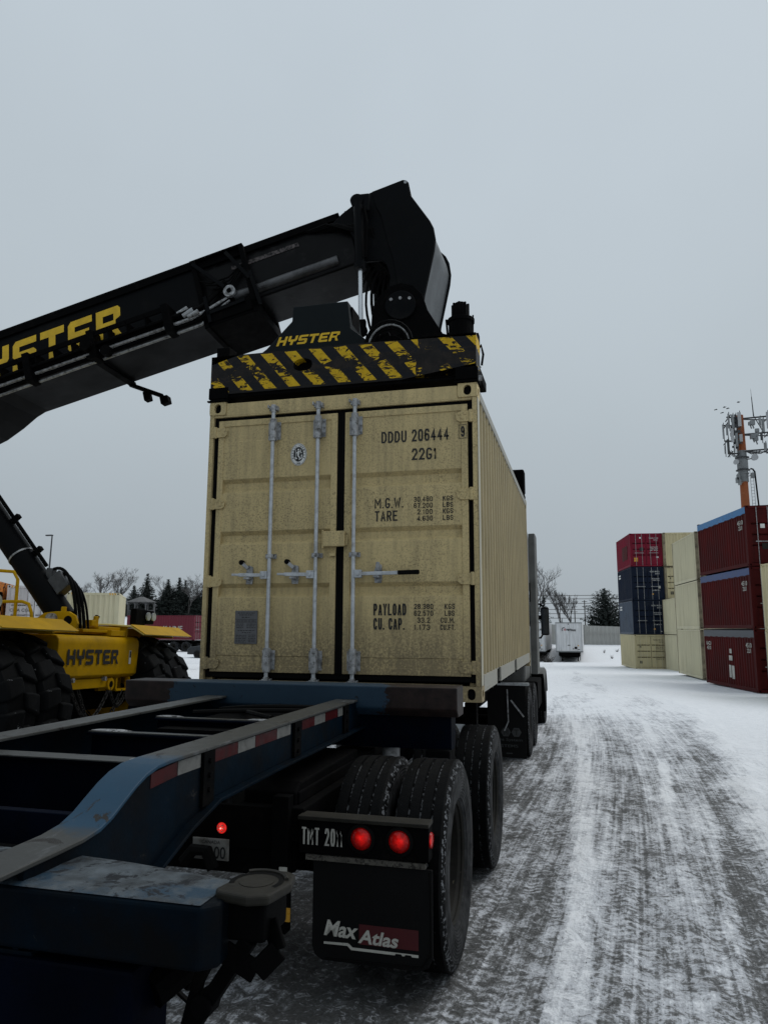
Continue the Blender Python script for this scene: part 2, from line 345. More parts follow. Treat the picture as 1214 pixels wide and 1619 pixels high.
# ------------------------------------------------------------------ mesh builder
class MB:
    def __init__(s, T=None):
        s.v, s.f, s.mi, s.m, s.T = [], [], [], 0, T
    def add(s, vs, fs):
        b = len(s.v)
        for q in vs:
            q = Vector(q)
            s.v.append(s.T @ q if s.T is not None else q)
        for f in fs:
            s.f.append([b+i for i in f]); s.mi.append(s.m)
        return s
    def box(s, x0, y0, z0, x1, y1, z1):
        return s.add([(x0, y0, z0), (x1, y0, z0), (x1, y1, z0), (x0, y1, z0), (x0, y0, z1), (x1, y0, z1), (x1, y1, z1), (x0, y1, z1)],
                     [(0, 3, 2, 1), (4, 5, 6, 7), (0, 1, 5, 4), (1, 2, 6, 5), (2, 3, 7, 6), (3, 0, 4, 7)])
    def prism(s, pts, ax, a0, a1):
        """polygon pts (2-D) extruded along axis ax; plane order: x:(y,z) y:(x,z) z:(x,y)"""
        n = len(pts)
        def P(q, a):
            return {'x': (a, q[0], q[1]), 'y': (q[0], a, q[1]), 'z': (q[0], q[1], a)}[ax]
        vs = [P(q, a0) for q in pts]+[P(q, a1) for q in pts]
        fs = [tuple(range(n))[::-1], tuple(range(n, 2*n))]+[(i, (i+1) % n, n+(i+1) % n, n+i) for i in range(n)]
        return s.add(vs, fs)
    def bar(s, p, q, w, h, upv=(0, 0, 1)):
        p, q = Vector(p), Vector(q); d = (q-p).normalized(); upv = Vector(upv)
        if abs(d.dot(upv)) > .98: upv = Vector((1, 0, 0))
        sx = d.cross(upv).normalized(); sz = sx.cross(d).normalized()
        vs = []
        for c in (p, q):
            for a, b in ((-1, -1), (1, -1), (1, 1), (-1, 1)):
                vs.append(c+sx*(a*w/2)+sz*(b*h/2))
        return s.add(vs, [(0, 3, 2, 1), (4, 5, 6, 7), (0, 1, 5, 4), (1, 2, 6, 5), (2, 3, 7, 6), (3, 0, 4, 7)])
    def cyl(s, p, q, r0, r1=None, n=14, caps=True):
        p, q = Vector(p), Vector(q); d = (q-p).normalized(); r1 = r0 if r1 is None else r1
        a = Vector((0, 0, 1)) if abs(d.z) < .9 else Vector((1, 0, 0))
        e1 = d.cross(a).normalized(); e2 = d.cross(e1)
        vs = []
        for c, r in ((p, r0), (q, r1)):
            for i in range(n):
                t = 2*math.pi*i/n
                vs.append(c+e1*(r*math.cos(t))+e2*(r*math.sin(t)))
        fs = [(i, (i+1) % n, n+(i+1) % n, n+i) for i in range(n)]
        if caps: fs += [tuple(range(n))[::-1], tuple(range(n, 2*n))]
        return s.add(vs, fs)
    def tube(s, pts, r, n=8, r2=None):
        pts = [Vector(p) for p in pts]; k = len(pts)
        vs, prev = [], None
        for i, p in enumerate(pts):
            d = (pts[min(i+1, k-1)]-pts[max(i-1, 0)]).normalized()
            a = prev if prev is not None else (Vector((0, 0, 1)) if abs(d.z) < .9 else Vector((1, 0, 0)))
            e1 = (a-d*a.dot(d)).normalized(); prev = e1; e2 = d.cross(e1)
            rr = r if r2 is None else r+(r2-r)*i/(k-1)
            for j in range(n):
                t = 2*math.pi*j/n
                vs.append(p+e1*(rr*math.cos(t))+e2*(rr*math.sin(t)))
        fs = [(i*n+j, i*n+(j+1) % n, (i+1)*n+(j+1) % n, (i+1)*n+j) for i in range(k-1) for j in range(n)]
        fs += [tuple(range(n))[::-1], tuple(range((k-1)*n, k*n))]
        return s.add(vs, fs)
    def lathe(s, prof, axis, c, n=48):
        """closed profile of (radius, offset) revolved round axis through c"""
        c = Vector(c); A = {'x': Vector((1, 0, 0)), 'y': Vector((0, 1, 0)), 'z': Vector((0, 0, 1))}[axis]
        e1 = Vector((0, 0, 1)) if axis != 'z' else Vector((1, 0, 0)); e2 = A.cross(e1)
        k = len(prof); vs = []
        for i in range(n):
            t = 2*math.pi*i/n; d = e1*math.cos(t)+e2*math.sin(t)
            for r, o in prof: vs.append(c+d*r+A*o)
        fs = []
        for i in range(n):
            for j in range(k):
                a, b = i*k+j, i*k+(j+1) % k
                a2, b2 = ((i+1) % n)*k+j, ((i+1) % n)*k+(j+1) % k
                fs.append((a, b, b2, a2))
        return s.add(vs, fs)
    def hole_plate(s, o, u, v, w, h, cx, cy, rx, ry, depth, nrm, n=24):
        """rectangle with an oval hole and a sleeve running in along -nrm"""
        o, u, v, nrm = Vector(o), Vector(u), Vector(v), Vector(nrm)
        vs, k = [], n
        for i in range(n):
            t = 2*math.pi*(i+.5)/n; ct, st = math.cos(t), math.sin(t)
            sc = min((w-cx if ct > 0 else cx)/abs(ct) if abs(ct) > 1e-6 else 9, (h-cy if st > 0 else cy)/abs(st) if abs(st) > 1e-6 else 9)
            vs.append(o+u*(cx+ct*sc)+v*(cy+st*sc))
        for i in range(n):
            t = 2*math.pi*(i+.5)/n
            vs.append(o+u*(cx+math.cos(t)*rx)+v*(cy+math.copysign(abs(math.sin(t))**.75, math.sin(t))*ry))
        inner = vs[n:2*n]
        vs += [q-nrm*depth for q in inner]
        fs = [(i, (i+1) % n, n+(i+1) % n, n+i) for i in range(n)]+[(n+i, n+(i+1) % n, 2*n+(i+1) % n, 2*n+i) for i in range(n)]
        s.add(vs, fs)
        mo = s.m; s.m = 1; s.add(inner and [q-nrm*depth for q in inner], [tuple(range(n))]); s.m = mo  # black back cap, the hole's inner shade put into colour
        # corners
        return s
    def build(s, name, mats, parent=None, bevel=0, smooth=None, seg=2, label=None, wp=False):
        me = bpy.data.meshes.new(name)
        me.from_pydata([tuple(q) for q in s.v], [], s.f)
        if not isinstance(mats, (list, tuple)): mats = [mats]
        for m in mats: me.materials.append(m)
        if any(s.mi): me.polygons.foreach_set('material_index', [min(i, len(mats)-1) for i in s.mi])
        bm = bmesh.new(); bm.from_mesh(me); bmesh.ops.recalc_face_normals(bm, faces=bm.faces); bm.to_mesh(me); bm.free()
        if smooth:
            me.polygons.foreach_set('use_smooth', [True]*len(me.polygons)); me.set_sharp_from_angle(angle=R(smooth))
        o = bpy.data.objects.new(name, me); COL.objects.link(o)
        if parent is not None:
            o.parent = parent
            if wp: o.matrix_parent_inverse = parent.matrix_basis.inverted()
        if bevel:
            b = o.modifiers.new('bevel', 'BEVEL'); b.width = bevel; b.segments = seg; b.limit_method = 'ANGLE'; b.angle_limit = R(40)
            b.harden_normals = False
        if label: o['label'] = label
        return o

def empty(name, label, cat, loc=(0, 0, 0), rz=0, group=None):
    o = bpy.data.objects.new(name, None); COL.objects.link(o)
    o.empty_display_size = .3
    o.location = loc; o.rotation_euler = (0, 0, rz)
    return tag(o, label, cat, group)
def tag(o, label=None, cat=None, group=None, kind=None):
    for k, v in (('label', label), ('category', cat), ('group', group), ('kind', kind)):
        if v: o[k] = v
    return o
def dup(o, loc=None, rot=None, label=None, group=None, parent=None):
    c = o.copy(); COL.objects.link(c)
    if parent is not None: c.parent = parent
    if loc is not None: c.location = loc
    if rot is not None: c.rotation_euler = rot
    if label: c['label'] = label
    if group: c['group'] = group
    for ch in [x for x in bpy.data.objects if x.parent == o]:
        dup(ch, parent=c)
    return c

# ------------------------------------------------------------------ lettering
def text_pts(s, bold=0.0):
    cu = bpy.data.curves.new('t', 'FONT'); cu.body = s; cu.size = 1; cu.offset = bold; cu.resolution_u = 3
    o = bpy.data.objects.new('t', cu); COL.objects.link(o)
    dg = bpy.context.evaluated_depsgraph_get(); dg.update()
    me = o.evaluated_get(dg).to_mesh()
    v = [(q.co.x, q.co.y) for q in me.vertices]; f = [tuple(p.vertices) for p in me.polygons]
    o.evaluated_get(dg).to_mesh_clear()
    bpy.data.objects.remove(o); bpy.data.curves.remove(cu)
    return v, f
def text_to(mb, s, o, ux, uy, w, h, bold=0.0, shear=0.0, ref=None):
    """fit string s in a w x h frame with lower-left corner o and axes ux, uy"""
    v, f = text_pts(s, bold)
    xs = [q[0] for q in v]; ys = [q[1] for q in v]
    x0, x1 = min(xs), max(xs); y0, y1 = min(ys), max(ys)
    if ref: y0, y1 = ref
    o, ux, uy = Vector(o), Vector(ux), Vector(uy)
    vs = []
    for a, b in v:
        yy = (b-y0)/(y1-y0)*h
        vs.append(o+ux*((a-x0)/(x1-x0)*w+yy*shear)+uy*yy)
    mb.add(vs, f)
def _q(a, b, c, d): return [(a, b), (c, b), (c, d), (a, d)]
GLY = {'H': [_q(0, 0, .28, 1), _q(.72, 0, 1, 1), _q(.28, .38, .72, .61)],
       'Y': [_q(0, .52, .28, 1), [(0, .52), (.12, .38), (.36, .38), (.36, .60), (.28, .60), (.28, .52)], _q(.36, 0, .64, .60), [(.64, .38), (.88, .38), (1, .52), (.72, .52), (.72, .60), (.64, .60)], _q(.72, .52, 1, 1)],
       'S': [[(0, .88), (.12, 1), (1, 1), (1, .78), (.28, .78), (.28, .61), (0, .61)], [(0, .61), (.88, .61), (1, .51), (1, .39), (.12, .39), (0, .49)], [(.72, .39), (1, .39), (1, .12), (.88, 0), (0, 0), (0, .22), (.72, .22)]],
       'T': [_q(0, .76, 1, 1), _q(.36, 0, .64, .76)],
       'E': [[(0, .88), (.12, 1), (1, 1), (1, .78), (.28, .78), (.28, .61), (0, .61)], _q(0, .39, .88, .61), [(0, .39), (.28, .39), (.28, .22), (1, .22), (1, 0), (.12, 0), (0, .12)]],
       'R': [[(0, .78), (.72, .78), (1, .78), (1, .90), (.90, 1), (0, 1)], _q(0, 0, .28, .78), [(.72, .78), (.72, .56), (.80, .56), (1, .64), (1, .78)], [(.28, .36), (.80, .36), (.80, .56), (.28, .56)], [(.60, .36), (.80, .36), (1.06, 0), (.76, 0)]]}
def block_to(mb, word, o, ux, uy, w, h, shear=0.0, gap=.14):
    n = len(word); lw = w/(n+(n-1)*gap)
    o, ux, uy = Vector(o), Vector(ux), Vector(uy)
    for i, ch in enumerate(word):
        x0 = i*lw*(1+gap)
        for poly in GLY[ch]:
            mb.add([o+ux*(x0+px*lw+py*h*shear)+uy*(py*h) for px, py in poly], [tuple(range(len(poly)))])
XZ = ((1, 0, 0), (0, 0, 1))
# narrow stencil-like marking letters, drawn as strokes
_O = [(0, .2), (0, .8), (.25, 1), (.75, 1), (1, .8), (1, .2), (.75, 0), (.25, 0), 'c']
_6 = [(.96, .84), (.75, 1), (.25, 1), (0, .8), (0, .2), (.25, 0), (.75, 0), (1, .2), (1, .38), (.75, .56), (.25, .56), (.03, .42)]
STK = {'0': [_O], 'O': [_O], 'D': [[(0, 0), (0, 1), (.6, 1), (1, .78), (1, .22), (.6, 0), 'c']], 'U': [[(0, 1), (0, .2), (.25, 0), (.75, 0), (1, .2), (1, 1)]],
       '2': [[(0, .78), (.22, 1), (.78, 1), (1, .8), (1, .62), (.02, .0), (1, 0)]], '6': [_6], '9': [[(1-a, 1-b) for a, b in _6]], '4': [[(.72, 0), (.72, 1), (0, .27), (1, .27)]],
       'G': [[(1, .86), (.78, 1), (.25, 1), (0, .8), (0, .2), (.25, 0), (.75, 0), (1, .18), (1, .40), (.60, .40)]], '1': [[(.15, .80), (.5, 1), (.5, 0)]],
       'M': [[(0, 0), (0, 1), (.5, .35), (1, 1), (1, 0)]], 'W': [[(0, 1), (.25, 0), (.5, .8), (.75, 0), (1, 1)]], 'T': [[(0, 1), (1, 1)], [(.5, 1), (.5, 0)]],
       'A': [[(0, 0), (.5, 1), (1, 0)], [(.2, .28), (.8, .28)]], 'R': [[(0, 0), (0, 1), (.7, 1), (1, .85), (1, .62), (.7, .48), (0, .48)], [(.5, .48), (1, 0)]],
       'E': [[(1, 1), (0, 1), (0, 0), (1, 0)], [(0, .52), (.8, .52)]], 'P': [[(0, 0), (0, 1), (.7, 1), (1, .84), (1, .6), (.7, .45), (0, .45)]], 'Y': [[(0, 1), (.5, .45), (1, 1)], [(.5, .45), (.5, 0)]],
       'L': [[(0, 1), (0, 0), (1, 0)]], 'C': [[(1, .78), (.75, 1), (.25, 1), (0, .8), (0, .2), (.25, 0), (.75, 0), (1, .22)]], 'K': [[(0, 0), (0, 1)], [(1, 1), (.05, .42)], [(.3, .58), (1, 0)]],
       'S': [[(1, .8), (.75, 1), (.25, 1), (0, .82), (0, .66), (.2, .55), (.8, .45), (1, .34), (1, .18), (.75, 0), (.25, 0), (0, .2)]], 'F': [[(0, 0), (0, 1), (1, 1)], [(0, .52), (.8, .52)]],
       'B': [[(0, 0), (0, 1), (.7, 1), (.95, .86), (.95, .64), (.7, .52), (0, .52)], [(.7, .52), (1, .38), (1, .15), (.7, 0), (0, 0)]],
       '3': [[(0, .84), (.22, 1), (.78, 1), (1, .83), (1, .65), (.75, .53), (.4, .53)], [(.75, .53), (1, .4), (1, .17), (.78, 0), (.22, 0), (0, .16)]],
       '8': [[(.25, .53), (0, .66), (0, .86), (.25, 1), (.75, 1), (1, .86), (1, .66), (.75, .53), 'c'], [(.25, .53), (0, .38), (0, .16), (.25, 0), (.75, 0), (1, .16), (1, .38), (.75, .53)]],
       '7': [[(0, 1), (1, 1), (.4, 0)]], '5': [[(.95, 1), (.08, 1), (.05, .56), (.3, .62), (.75, .62), (1, .45), (1, .18), (.75, 0), (.25, 0), (0, .16)]]}
def stroke_to(mb, s, o, w, h, sw=.135, n=(0, 1, 0), ux=(1, 0, 0), uz=(0, 0, 1)):
    gw, gap = .46, .125
    adv = [.14 if c == '.' else .30 if c == ' ' else .26 if c == '1' else .62 if c in 'MW' else gw for c in s]
    tot = sum(adv)+gap*(len(s)-1); kx = w/tot; o = Vector(o); n = Vector(n); ux = Vector(ux); uz = Vector(uz); x = 0; t = sw*h/2
    for c, a in zip(s, adv):
        x0, x1 = x*kx, (x+a)*kx; x += a+gap
        if c == ' ': continue
        if c == '.':
            mb.add([o+ux*p_+uz*q_ for p_, q_ in ((x0, 0), (x0+2*t, 0), (x0+2*t, 2*t), (x0, 2*t))], [(0, 1, 2, 3)]); continue
        for k, pl in enumerate(STK[c]):
            closed = pl[-1] == 'c'; pl = pl[:-1] if closed else pl
            P = [Vector((x0+t+p_*(x1-x0-2*t), t+q_*(h-2*t))) for p_, q_ in pl]; m = len(P); Lf, Rt = [], []
            for i in range(m):
                d0 = P[i]-P[i-1] if (i or closed) else P[1]-P[0]; d1 = P[(i+1) % m]-P[i] if (i < m-1 or closed) else P[i]-P[i-1]
                d0, d1 = d0.normalized(), d1.normalized(); nn = Vector((-d0.y-d1.y, d0.x+d1.x))
                nn = Vector((-d0.y, d0.x)) if nn.length < .3 else nn.normalized(); f = min(2.2, 1/max(.35, nn.dot(Vector((-d0.y, d0.x)))))
                e_ = Vector((0, 0))
                if not closed and i in (0, m-1): e_ = (d0*-1 if i == 0 else d1)*t
                Lf.append(P[i]+nn*t*f+e_); Rt.append(P[i]-nn*t*f+e_)
            vs = [o+ux*q.x+uz*q.y-n*(.00012*k) for q in Lf+Rt]
            mb.add(vs, [(i, (i+1) % m, m+(i+1) % m, m+i) for i in range(m if closed else m-1)])

# ================================================================== setting
rng = np.random.default_rng(3)
def vnoise(x, y, seed=0):
    xi, yi = np.floor(x).astype(np.int64), np.floor(y).astype(np.int64)
    fx, fy = x-xi, y-yi
    fx, fy = fx*fx*(3-2*fx), fy*fy*(3-2*fy)
    def h(a, b):
        n = (a*374761393+b*668265263+seed*1442695041) & 0xffffffff
        n = ((n ^ (n >> 13))*1274126177) & 0xffffffff
        return ((n ^ (n >> 16)) & 0xffff)/65535.0
    return (h(xi, yi)*(1-fx)+h(xi+1, yi)*fx)*(1-fy)+(h(xi, yi+1)*(1-fx)+h(xi+1, yi+1)*fx)*fy
def fbm(x, y, o=4, seed=0):
    a, t, s = 1.0, 0.0, 0.0
    for i in range(o):
        t = t+a*vnoise(x*2**i, y*2**i, seed+i); s += a; a *= .55
    return t/s
def sstep(a, b, x):
    t = np.clip((x-a)/(b-a), 0, 1); return t*t*(3-2*t)
def gbase(x, y):
    x = np.asarray(x, float); y = np.asarray(y, float)
    sl = .0228-.0118*sstep(-5, -30, x)
    yy = np.clip(y, -60, 75)
    z = -1.2-sl*yy
    # bank rising to the fence on the right, higher hill on the left
    z = z+sstep(76, 93, y)*1.45*sstep(-22, -6, x)+sstep(64, 80, y)*3.9*sstep(-12, -30, x)
    z = z-.22*sstep(5.5, 9, x)*np.exp(-((y-25)/10)**2)
    return z
def gz(x, y): return float(gbase(x, y))

def axis_pts(fine, step, lims, grow=1.16):
    a, b = fine; p = list(np.arange(a, b+1e-6, step))
    st = step
    while p[-1] < lims[1]: st *= grow; p.append(p[-1]+st)
    q = []; st = step; c = a
    while c > lims[0]: st *= grow; c -= st; q.append(c)
    return np.array(q[::-1]+p)
gx = axis_pts((.6, 6.4), .045, (-700, 700), 1.10)
gy = axis_pts((-3.6, 7.0), .045, (-300, 900), 1.022)
GX, GY = np.meshgrid(gx, gy)
Zb = gbase(GX, GY)
# wheel tracks: (x at a few y), half width, dirt weight
yk = np.array([-6, -2.2, -.7, 2.2, 7, 14, 28, 45, 80.])
TR = [((3.0, 3.07, 3.14, 3.2, 3.2, 2.9, 1.6, -1.5, -8), .080, -1.0),
      ((3.62, 3.70, 3.79, 4.0, 4.35, 4.6, 4.4, 2.5, -4), .062, -1.0),
      ((3.3, 3.40, 3.48, 3.62, 3.75, 3.6, 2.6, 0, -6), .19, .52),
      ((2.70, 2.76, 2.82, 2.86, 2.75, 2.5, 1.4, -2, -9), .20, .42),
      ((3.95, 4.05, 4.25, 4.55, 5.0, 5.3, 5.2, 3.6, -2), .19, .62),
      ((2.4, 2.42, 2.44, 2.5, 2.6, 2.6, 1.8, -1, -7), .18, .55),
      ((1.9, 2.0, 2.05, 2.1, 2.1, 2.0, 1.0, -2, -10), .30, .50),
      ((4.6, 4.65, 4.8, 5.1, 5.6, 6.0, 6.0, 4.8, 0), .10, .25),
      ((.2, .2, .2, .2, .2, .2, .2, .2, .2), .40, .45)]
dirt = np.zeros_like(GX)+.19+.10*sstep(2.5, -1.5, GY)
rut = np.zeros_like(GX)
for i, (xs_, hw, wt) in enumerate(TR):
    xc = np.interp(GY, yk, xs_)+.05*(vnoise(GY*.8, GY*0+i*7.3, 50+i)-.5)
    edge = .05*(fbm(GX*9, GY*2.2, 3, 20+i)-.5)
    k = 1-sstep(hw*.86, hw*1.06, np.abs(GX-xc)+edge)
    gap = .35+.65*sstep(.25, .65, fbm(GX*.5+i*3, GY*.35, 3, 80+i)) if wt > 0 else .25+.75*sstep(.3, .55, fbm(GX*.3+i*5, GY*.45+i, 2, 95+i))
    dirt += wt*.42*k*gap if wt > 0 else wt*.36*k*gap
    rut += k*(.004 if wt < 0 else -.006-.012*max(wt, 0)*.5)
clean_x = np.interp(GY, [-6, .3, 1.1, 3.1, 7.5, 16, 27, 60], [4.2, 4.45, 4.6, 4.78, 5.4, 5.9, 5.3, 1.0])
cl = sstep(-.30, .25, GX-clean_x+.5*(fbm(GX*1.4, GY*1.4, 3, 33)-.5))
far = sstep(3.5, 22, GY+3*(fbm(GX*.4, GY*.25, 3, 71)-.5))
dirt = dirt*(1-.97*cl)*(1-.97*far)-.30*cl-.36*far
dirt += .30*sstep(.50, .66, fbm(GX*1.0, GY*.16, 4, 44))*far*(1-cl)
dirt += .25*sstep(2.55, 2.2, GX)*sstep(9, 4, GY)            # darker towards and under the trailer
dirt = np.clip(dirt, -.6, 1.0)
near = np.exp(-((GY-1)/16)**2)*np.exp(-((GX-3)/9)**2)
rough_ = (fbm(GX*7, GY*4.0, 4, 5)-.5)*.030*(1-.6*cl)+(fbm(GX*22, GY*13, 3, 9)-.5)*.020*(1-.7*cl)
# tread bars pressed across the dirty tracks
tread = (np.sin((GY+.12*np.abs(np.sin(GX*22)))*2*np.pi/.11)*.5)*np.clip(dirt, 0, 1)*.012*sstep(.42, .6, fbm(GX*1.3, GY*.8, 2, 61))
bx_ = GX-(.075*GY-.0042*GY*GY)
ridge = (fbm(bx_*9, GY*.22, 3, 41)-.5)*.030*(1-.8*cl)+(fbm(bx_*17, GY*.3, 2, 47)-.5)*.016*(1-.8*cl)
Z = Zb+near*(rut+rough_+tread+ridge)+.05*(fbm(GX*.6, GY*.45, 3, 12)-.5)+.35*sstep(60, 110, np.abs(GY))*(fbm(GX*.08, GY*.08, 3, 15)-.5)
Z += .10*np.exp(-((GX-clean_x-.15)/.22)**2)*(fbm(GX*2.5, GY*1.2, 3, 18)-.30)*sstep(60, 30, GY)
nx, ny = len(gx), len(gy)
me = bpy.data.meshes.new('ground')
V = np.stack([GX, GY, Z], -1).reshape(-1, 3)
idx = np.arange(nx*ny).reshape(ny, nx)
F = np.stack([idx[:-1, :-1], idx[:-1, 1:], idx[1:, 1:], idx[1:, :-1]], -1).reshape(-1, 4)
me.vertices.add(len(V)); me.vertices.foreach_set('co', V.ravel())
me.loops.add(F.size); me.loops.foreach_set('vertex_index', F.ravel())
me.polygons.add(len(F)); me.polygons.foreach_set('loop_start', np.arange(0, F.size, 4)); me.polygons.foreach_set('loop_total', np.full(len(F), 4))
me.polygons.foreach_set('use_smooth', np.ones(len(F), bool))
me.update(); me.validate()
at = me.attributes.new('dirt', 'FLOAT', 'POINT'); at.data.foreach_set('value', dirt.ravel().astype(np.float32))
m, t, p, v = base('driven_snow')
a = N(t, 'ShaderNodeAttribute'); a.attribute_name = 'dirt'
wx_ = N(t, 'ShaderNodeSeparateXYZ'); t.links.new(v, wx_.inputs[0])
yq = mth(t, 'MINIMUM', wx_.outputs[1], 32.0)
bend = mth(t, 'SUBTRACT', mth(t, 'MULTIPLY', yq, .075), mth(t, 'MULTIPLY', mth(t, 'MULTIPLY', yq, yq), .0042))
wc_ = N(t, 'ShaderNodeCombineXYZ'); t.links.new(mth(t, 'SUBTRACT', wx_.outputs[0], bend), wc_.inputs[0]); t.links.new(wx_.outputs[1], wc_.inputs[1]); t.links.new(wx_.outputs[2], wc_.inputs[2])
vb = wc_.outputs[0]      # along the bend of the lane
n_big = noise(t, vscale(t, v, 1, .5, 1), 1.7, 4, .55, .32, .68, .3)
n_str = noise(t, vscale(t, vb, 6.5, .4, 1), 2.2, 4, .55, .32, .68, .2)
n_mid = noise(t, vscale(t, v, 1, .7, 1), 6.5, 7, .66, .33, .67, 1.0)
n_fine = noise(t, v, 21, 8, .74, .35, .65, .9)
n_grit = noise(t, v, 65, 5, .75, .36, .64)
A_ = a.outputs['Fac']
comb = mth(t, 'ADD', mth(t, 'MULTIPLY', n_big, .16), mth(t, 'ADD', mth(t, 'MULTIPLY', n_str, .20), mth(t, 'ADD', mth(t, 'MULTIPLY', n_mid, .30), mth(t, 'ADD', mth(t, 'MULTIPLY', n_fine, .38), mth(t, 'MULTIPLY', n_grit, .16)))))
sx_ = N(t, 'ShaderNodeSeparateXYZ'); t.links.new(v, sx_.inputs[0])
bars = mth(t, 'SINE', mth(t, 'MULTIPLY', mth(t, 'ADD', sx_.outputs[1], mth(t, 'MULTIPLY', mth(t, 'PINGPONG', sx_.outputs[0], .09), .55)), 2*math.pi/.082))
barm = mth(t, 'MULTIPLY', noise(t, vscale(t, v, 3.4, .45, 1), 1.5, 3, .5, .50, .58), mth(t, 'MULTIPLY', A_, 1.6, True))
lines = noise(t, vscale(t, vb, 26, .16, 1), 1.6, 4, .6, .36, .64, .15)
comb = mth(t, 'ADD', comb, mth(t, 'ADD', mth(t, 'MULTIPLY', mth(t, 'MULTIPLY', bars, barm), .09), mth(t, 'MULTIPLY', mth(t, 'SUBTRACT', lines, .5), .14)))
thr = mth(t, 'ADD', comb, mth(t, 'MULTIPLY', A_, .66))
def rng_(lo, hi, val):
    q = N(t, 'ShaderNodeMapRange'); q.inputs['From Min'].default_value = lo; q.inputs['From Max'].default_value = hi
    t.links.new(val, q.inputs['Value']); return q.outputs['Result']
g1 = rng_(.77, .90, thr)      # greyed, driven snow
g2 = rng_(.99, 1.10, thr)     # grit and ice showing
snow = mixc(t, noise(t, v, 7, 5, .6, .3, .7), (.70, .725, .755), (.80, .815, .84))
packed = mixc(t, n_fine, (.41, .43, .465), (.53, .545, .575))
c0 = mixc(t, rng_(.50, .72, thr), snow, packed)
grey = mixc(t, n_grit, (.075, .077, .077), (.185, .188, .19))
mud = mixc(t, noise(t, v, 50, 6, .7, .3, .7), (.036, .036, .035), (.105, .104, .101))
c = mixc(t, g1, c0, grey)
c = mixc(t, g2, c, mud)
chips = mth(t, 'MULTIPLY', noise(t, v, 17, 8, .78, .55, .60, 1.2), mth(t, 'MULTIPLY', g1, .8))
c = mixc(t, chips, c, (.42, .43, .45))
pits = mth(t, 'MULTIPLY', noise(t, v, 13, 8, .78, .575, .61, 1.5), mth(t, 'MULTIPLY', rng_(.50, .70, thr), .85))
c = mixc(t, pits, c, (.075, .075, .076))
pebble = noise(t, v, 34, 2, .5, .745, .755)
c = mixc(t, pebble, c, (.03, .03, .03))
dm = g1
t.links.new(c, p.inputs['Base Color'])
t.links.new(mth(t, 'SUBTRACT', .78, mth(t, 'MULTIPLY', g2, .22)), p.inputs['Roughness'])
p.inputs['Specular IOR Level'].default_value = .3
hb = mth(t, 'ADD', mth(t, 'MULTIPLY', noise(t, v, 48, 7, .7, 0, 1), .5), mth(t, 'MULTIPLY', n_mid, .7))
bumpto(t, p, mth(t, 'SUBTRACT', hb, mth(t, 'MULTIPLY', g2, .4)), .7, .025)
me.materials.append(m)
g = bpy.data.objects.new('ground', me); COL.objects.link(g); tag(g, 'snow covered yard with dirty wheel tracks', kind='structure')

# ------------------------------------------------------------------ fence behind the yard
fn = empty('panel_fence', 'long pale grey corrugated panel fence across the back of the snowy yard', 'fence', (-10, 92, -1.5))
mb = MB()
x0, x1 = -16, 40
pitch = .5
pts = []
xx = x0
while xx < x1:
    pts += [(xx, 0), (xx+.22, 0), (xx+.26, .06), (xx+.46, .06)]; xx += pitch
fy = lambda x: 92-.02*x
ft = lambda x: .95-.030*(x-4)
vs, fs = [], []
for a, b in pts:
    vs += [(a, fy(a)+b, ft(a)-2.62), (a, fy(a)+b, ft(a)-.95), (a, fy(a)+b-.02, ft(a)-.95), (a, fy(a)+b-.02, ft(a))]
for i in range(len(pts)-1):
    for k in (0, 2): fs.append((i*4+k, i*4+4+k, i*4+5+k, i*4+1+k))
mb.add(vs, fs).build('panel_wall', FENCE, fn, wp=True)
for i, xx in enumerate(np.arange(-14, 40, 4.5)):
    MB().box(xx-.07, fy(xx)-.10, ft(xx)-2.7, xx+.07, fy(xx)-.04, ft(xx)+.05).build('post', FENCE, fn, wp=True)
MB().bar((x0, fy(x0)-.07, ft(x0)-.95), (x1, fy(x1)-.07, ft(x1)-.95), .06, .08).build('rail', FENCE, fn, wp=True)
MB().bar((x0, fy(x0)+.02, ft(x0)-2.66), (x1, fy(x1)+.02, ft(x1)-2.66), .3, .14).build('base_plinth', BARK, fn, wp=True)

# ------------------------------------------------------------------ trees
def conifer_mesh(seed, h, r, layers=26, dens=1.0, dome=False):
    rd = random.Random(seed); mb = MB()
    for i in range(layers):
        f = i/(layers-1); z = h*(.06+.93*f)
        if dome: rr = r*(math.sin(math.pi*min(1, .16+.84*f))**.7)*rd.uniform(.75, 1.15)+.1
        else: rr = r*(1-f)**.85*rd.uniform(.75, 1.12)+.06
        nb = max(4, int((5+8*(1-f))*dens))
        for j in range(nb):
            a = 2*math.pi*(j+rd.random())/nb; L_ = rr*rd.uniform(.6, 1.1)
            droop = (.18 if not dome else -.15)*L_; zz = z+rd.uniform(-.3, .3)*h/layers
            k = max(3, int(L_/.16*dens))
            for q in range(k):
                u = (q+rd.random())/k
                c = Vector((math.cos(a)*L_*u, math.sin(a)*L_*u, zz-droop*u+(.16*L_*u*u)))
                sz = (.07+.17*(1-u*.5))*(.6+.5*(1-f))*rd.uniform(.7, 1.5)*(h/8)**.4
                for _ in range(2):
                    d1 = Vector((rd.gauss(0, 1), rd.gauss(0, 1), rd.gauss(0, .5))).normalized()*sz*1.3
                    d2 = Vector((rd.gauss(0, 1), rd.gauss(0, 1), rd.gauss(0, .6))).normalized()*sz*.7
                    o = c+Vector((rd.gauss(0, .07), rd.gauss(0, .07), rd.gauss(0, .05)))
                    mb.add([o-d1*.3, o+d1-d2*.2, o+d2, o-d1*.2+d2*.5-Vector((0, 0, sz*.5))], [(0, 1, 2), (0, 2, 3)])
    return mb
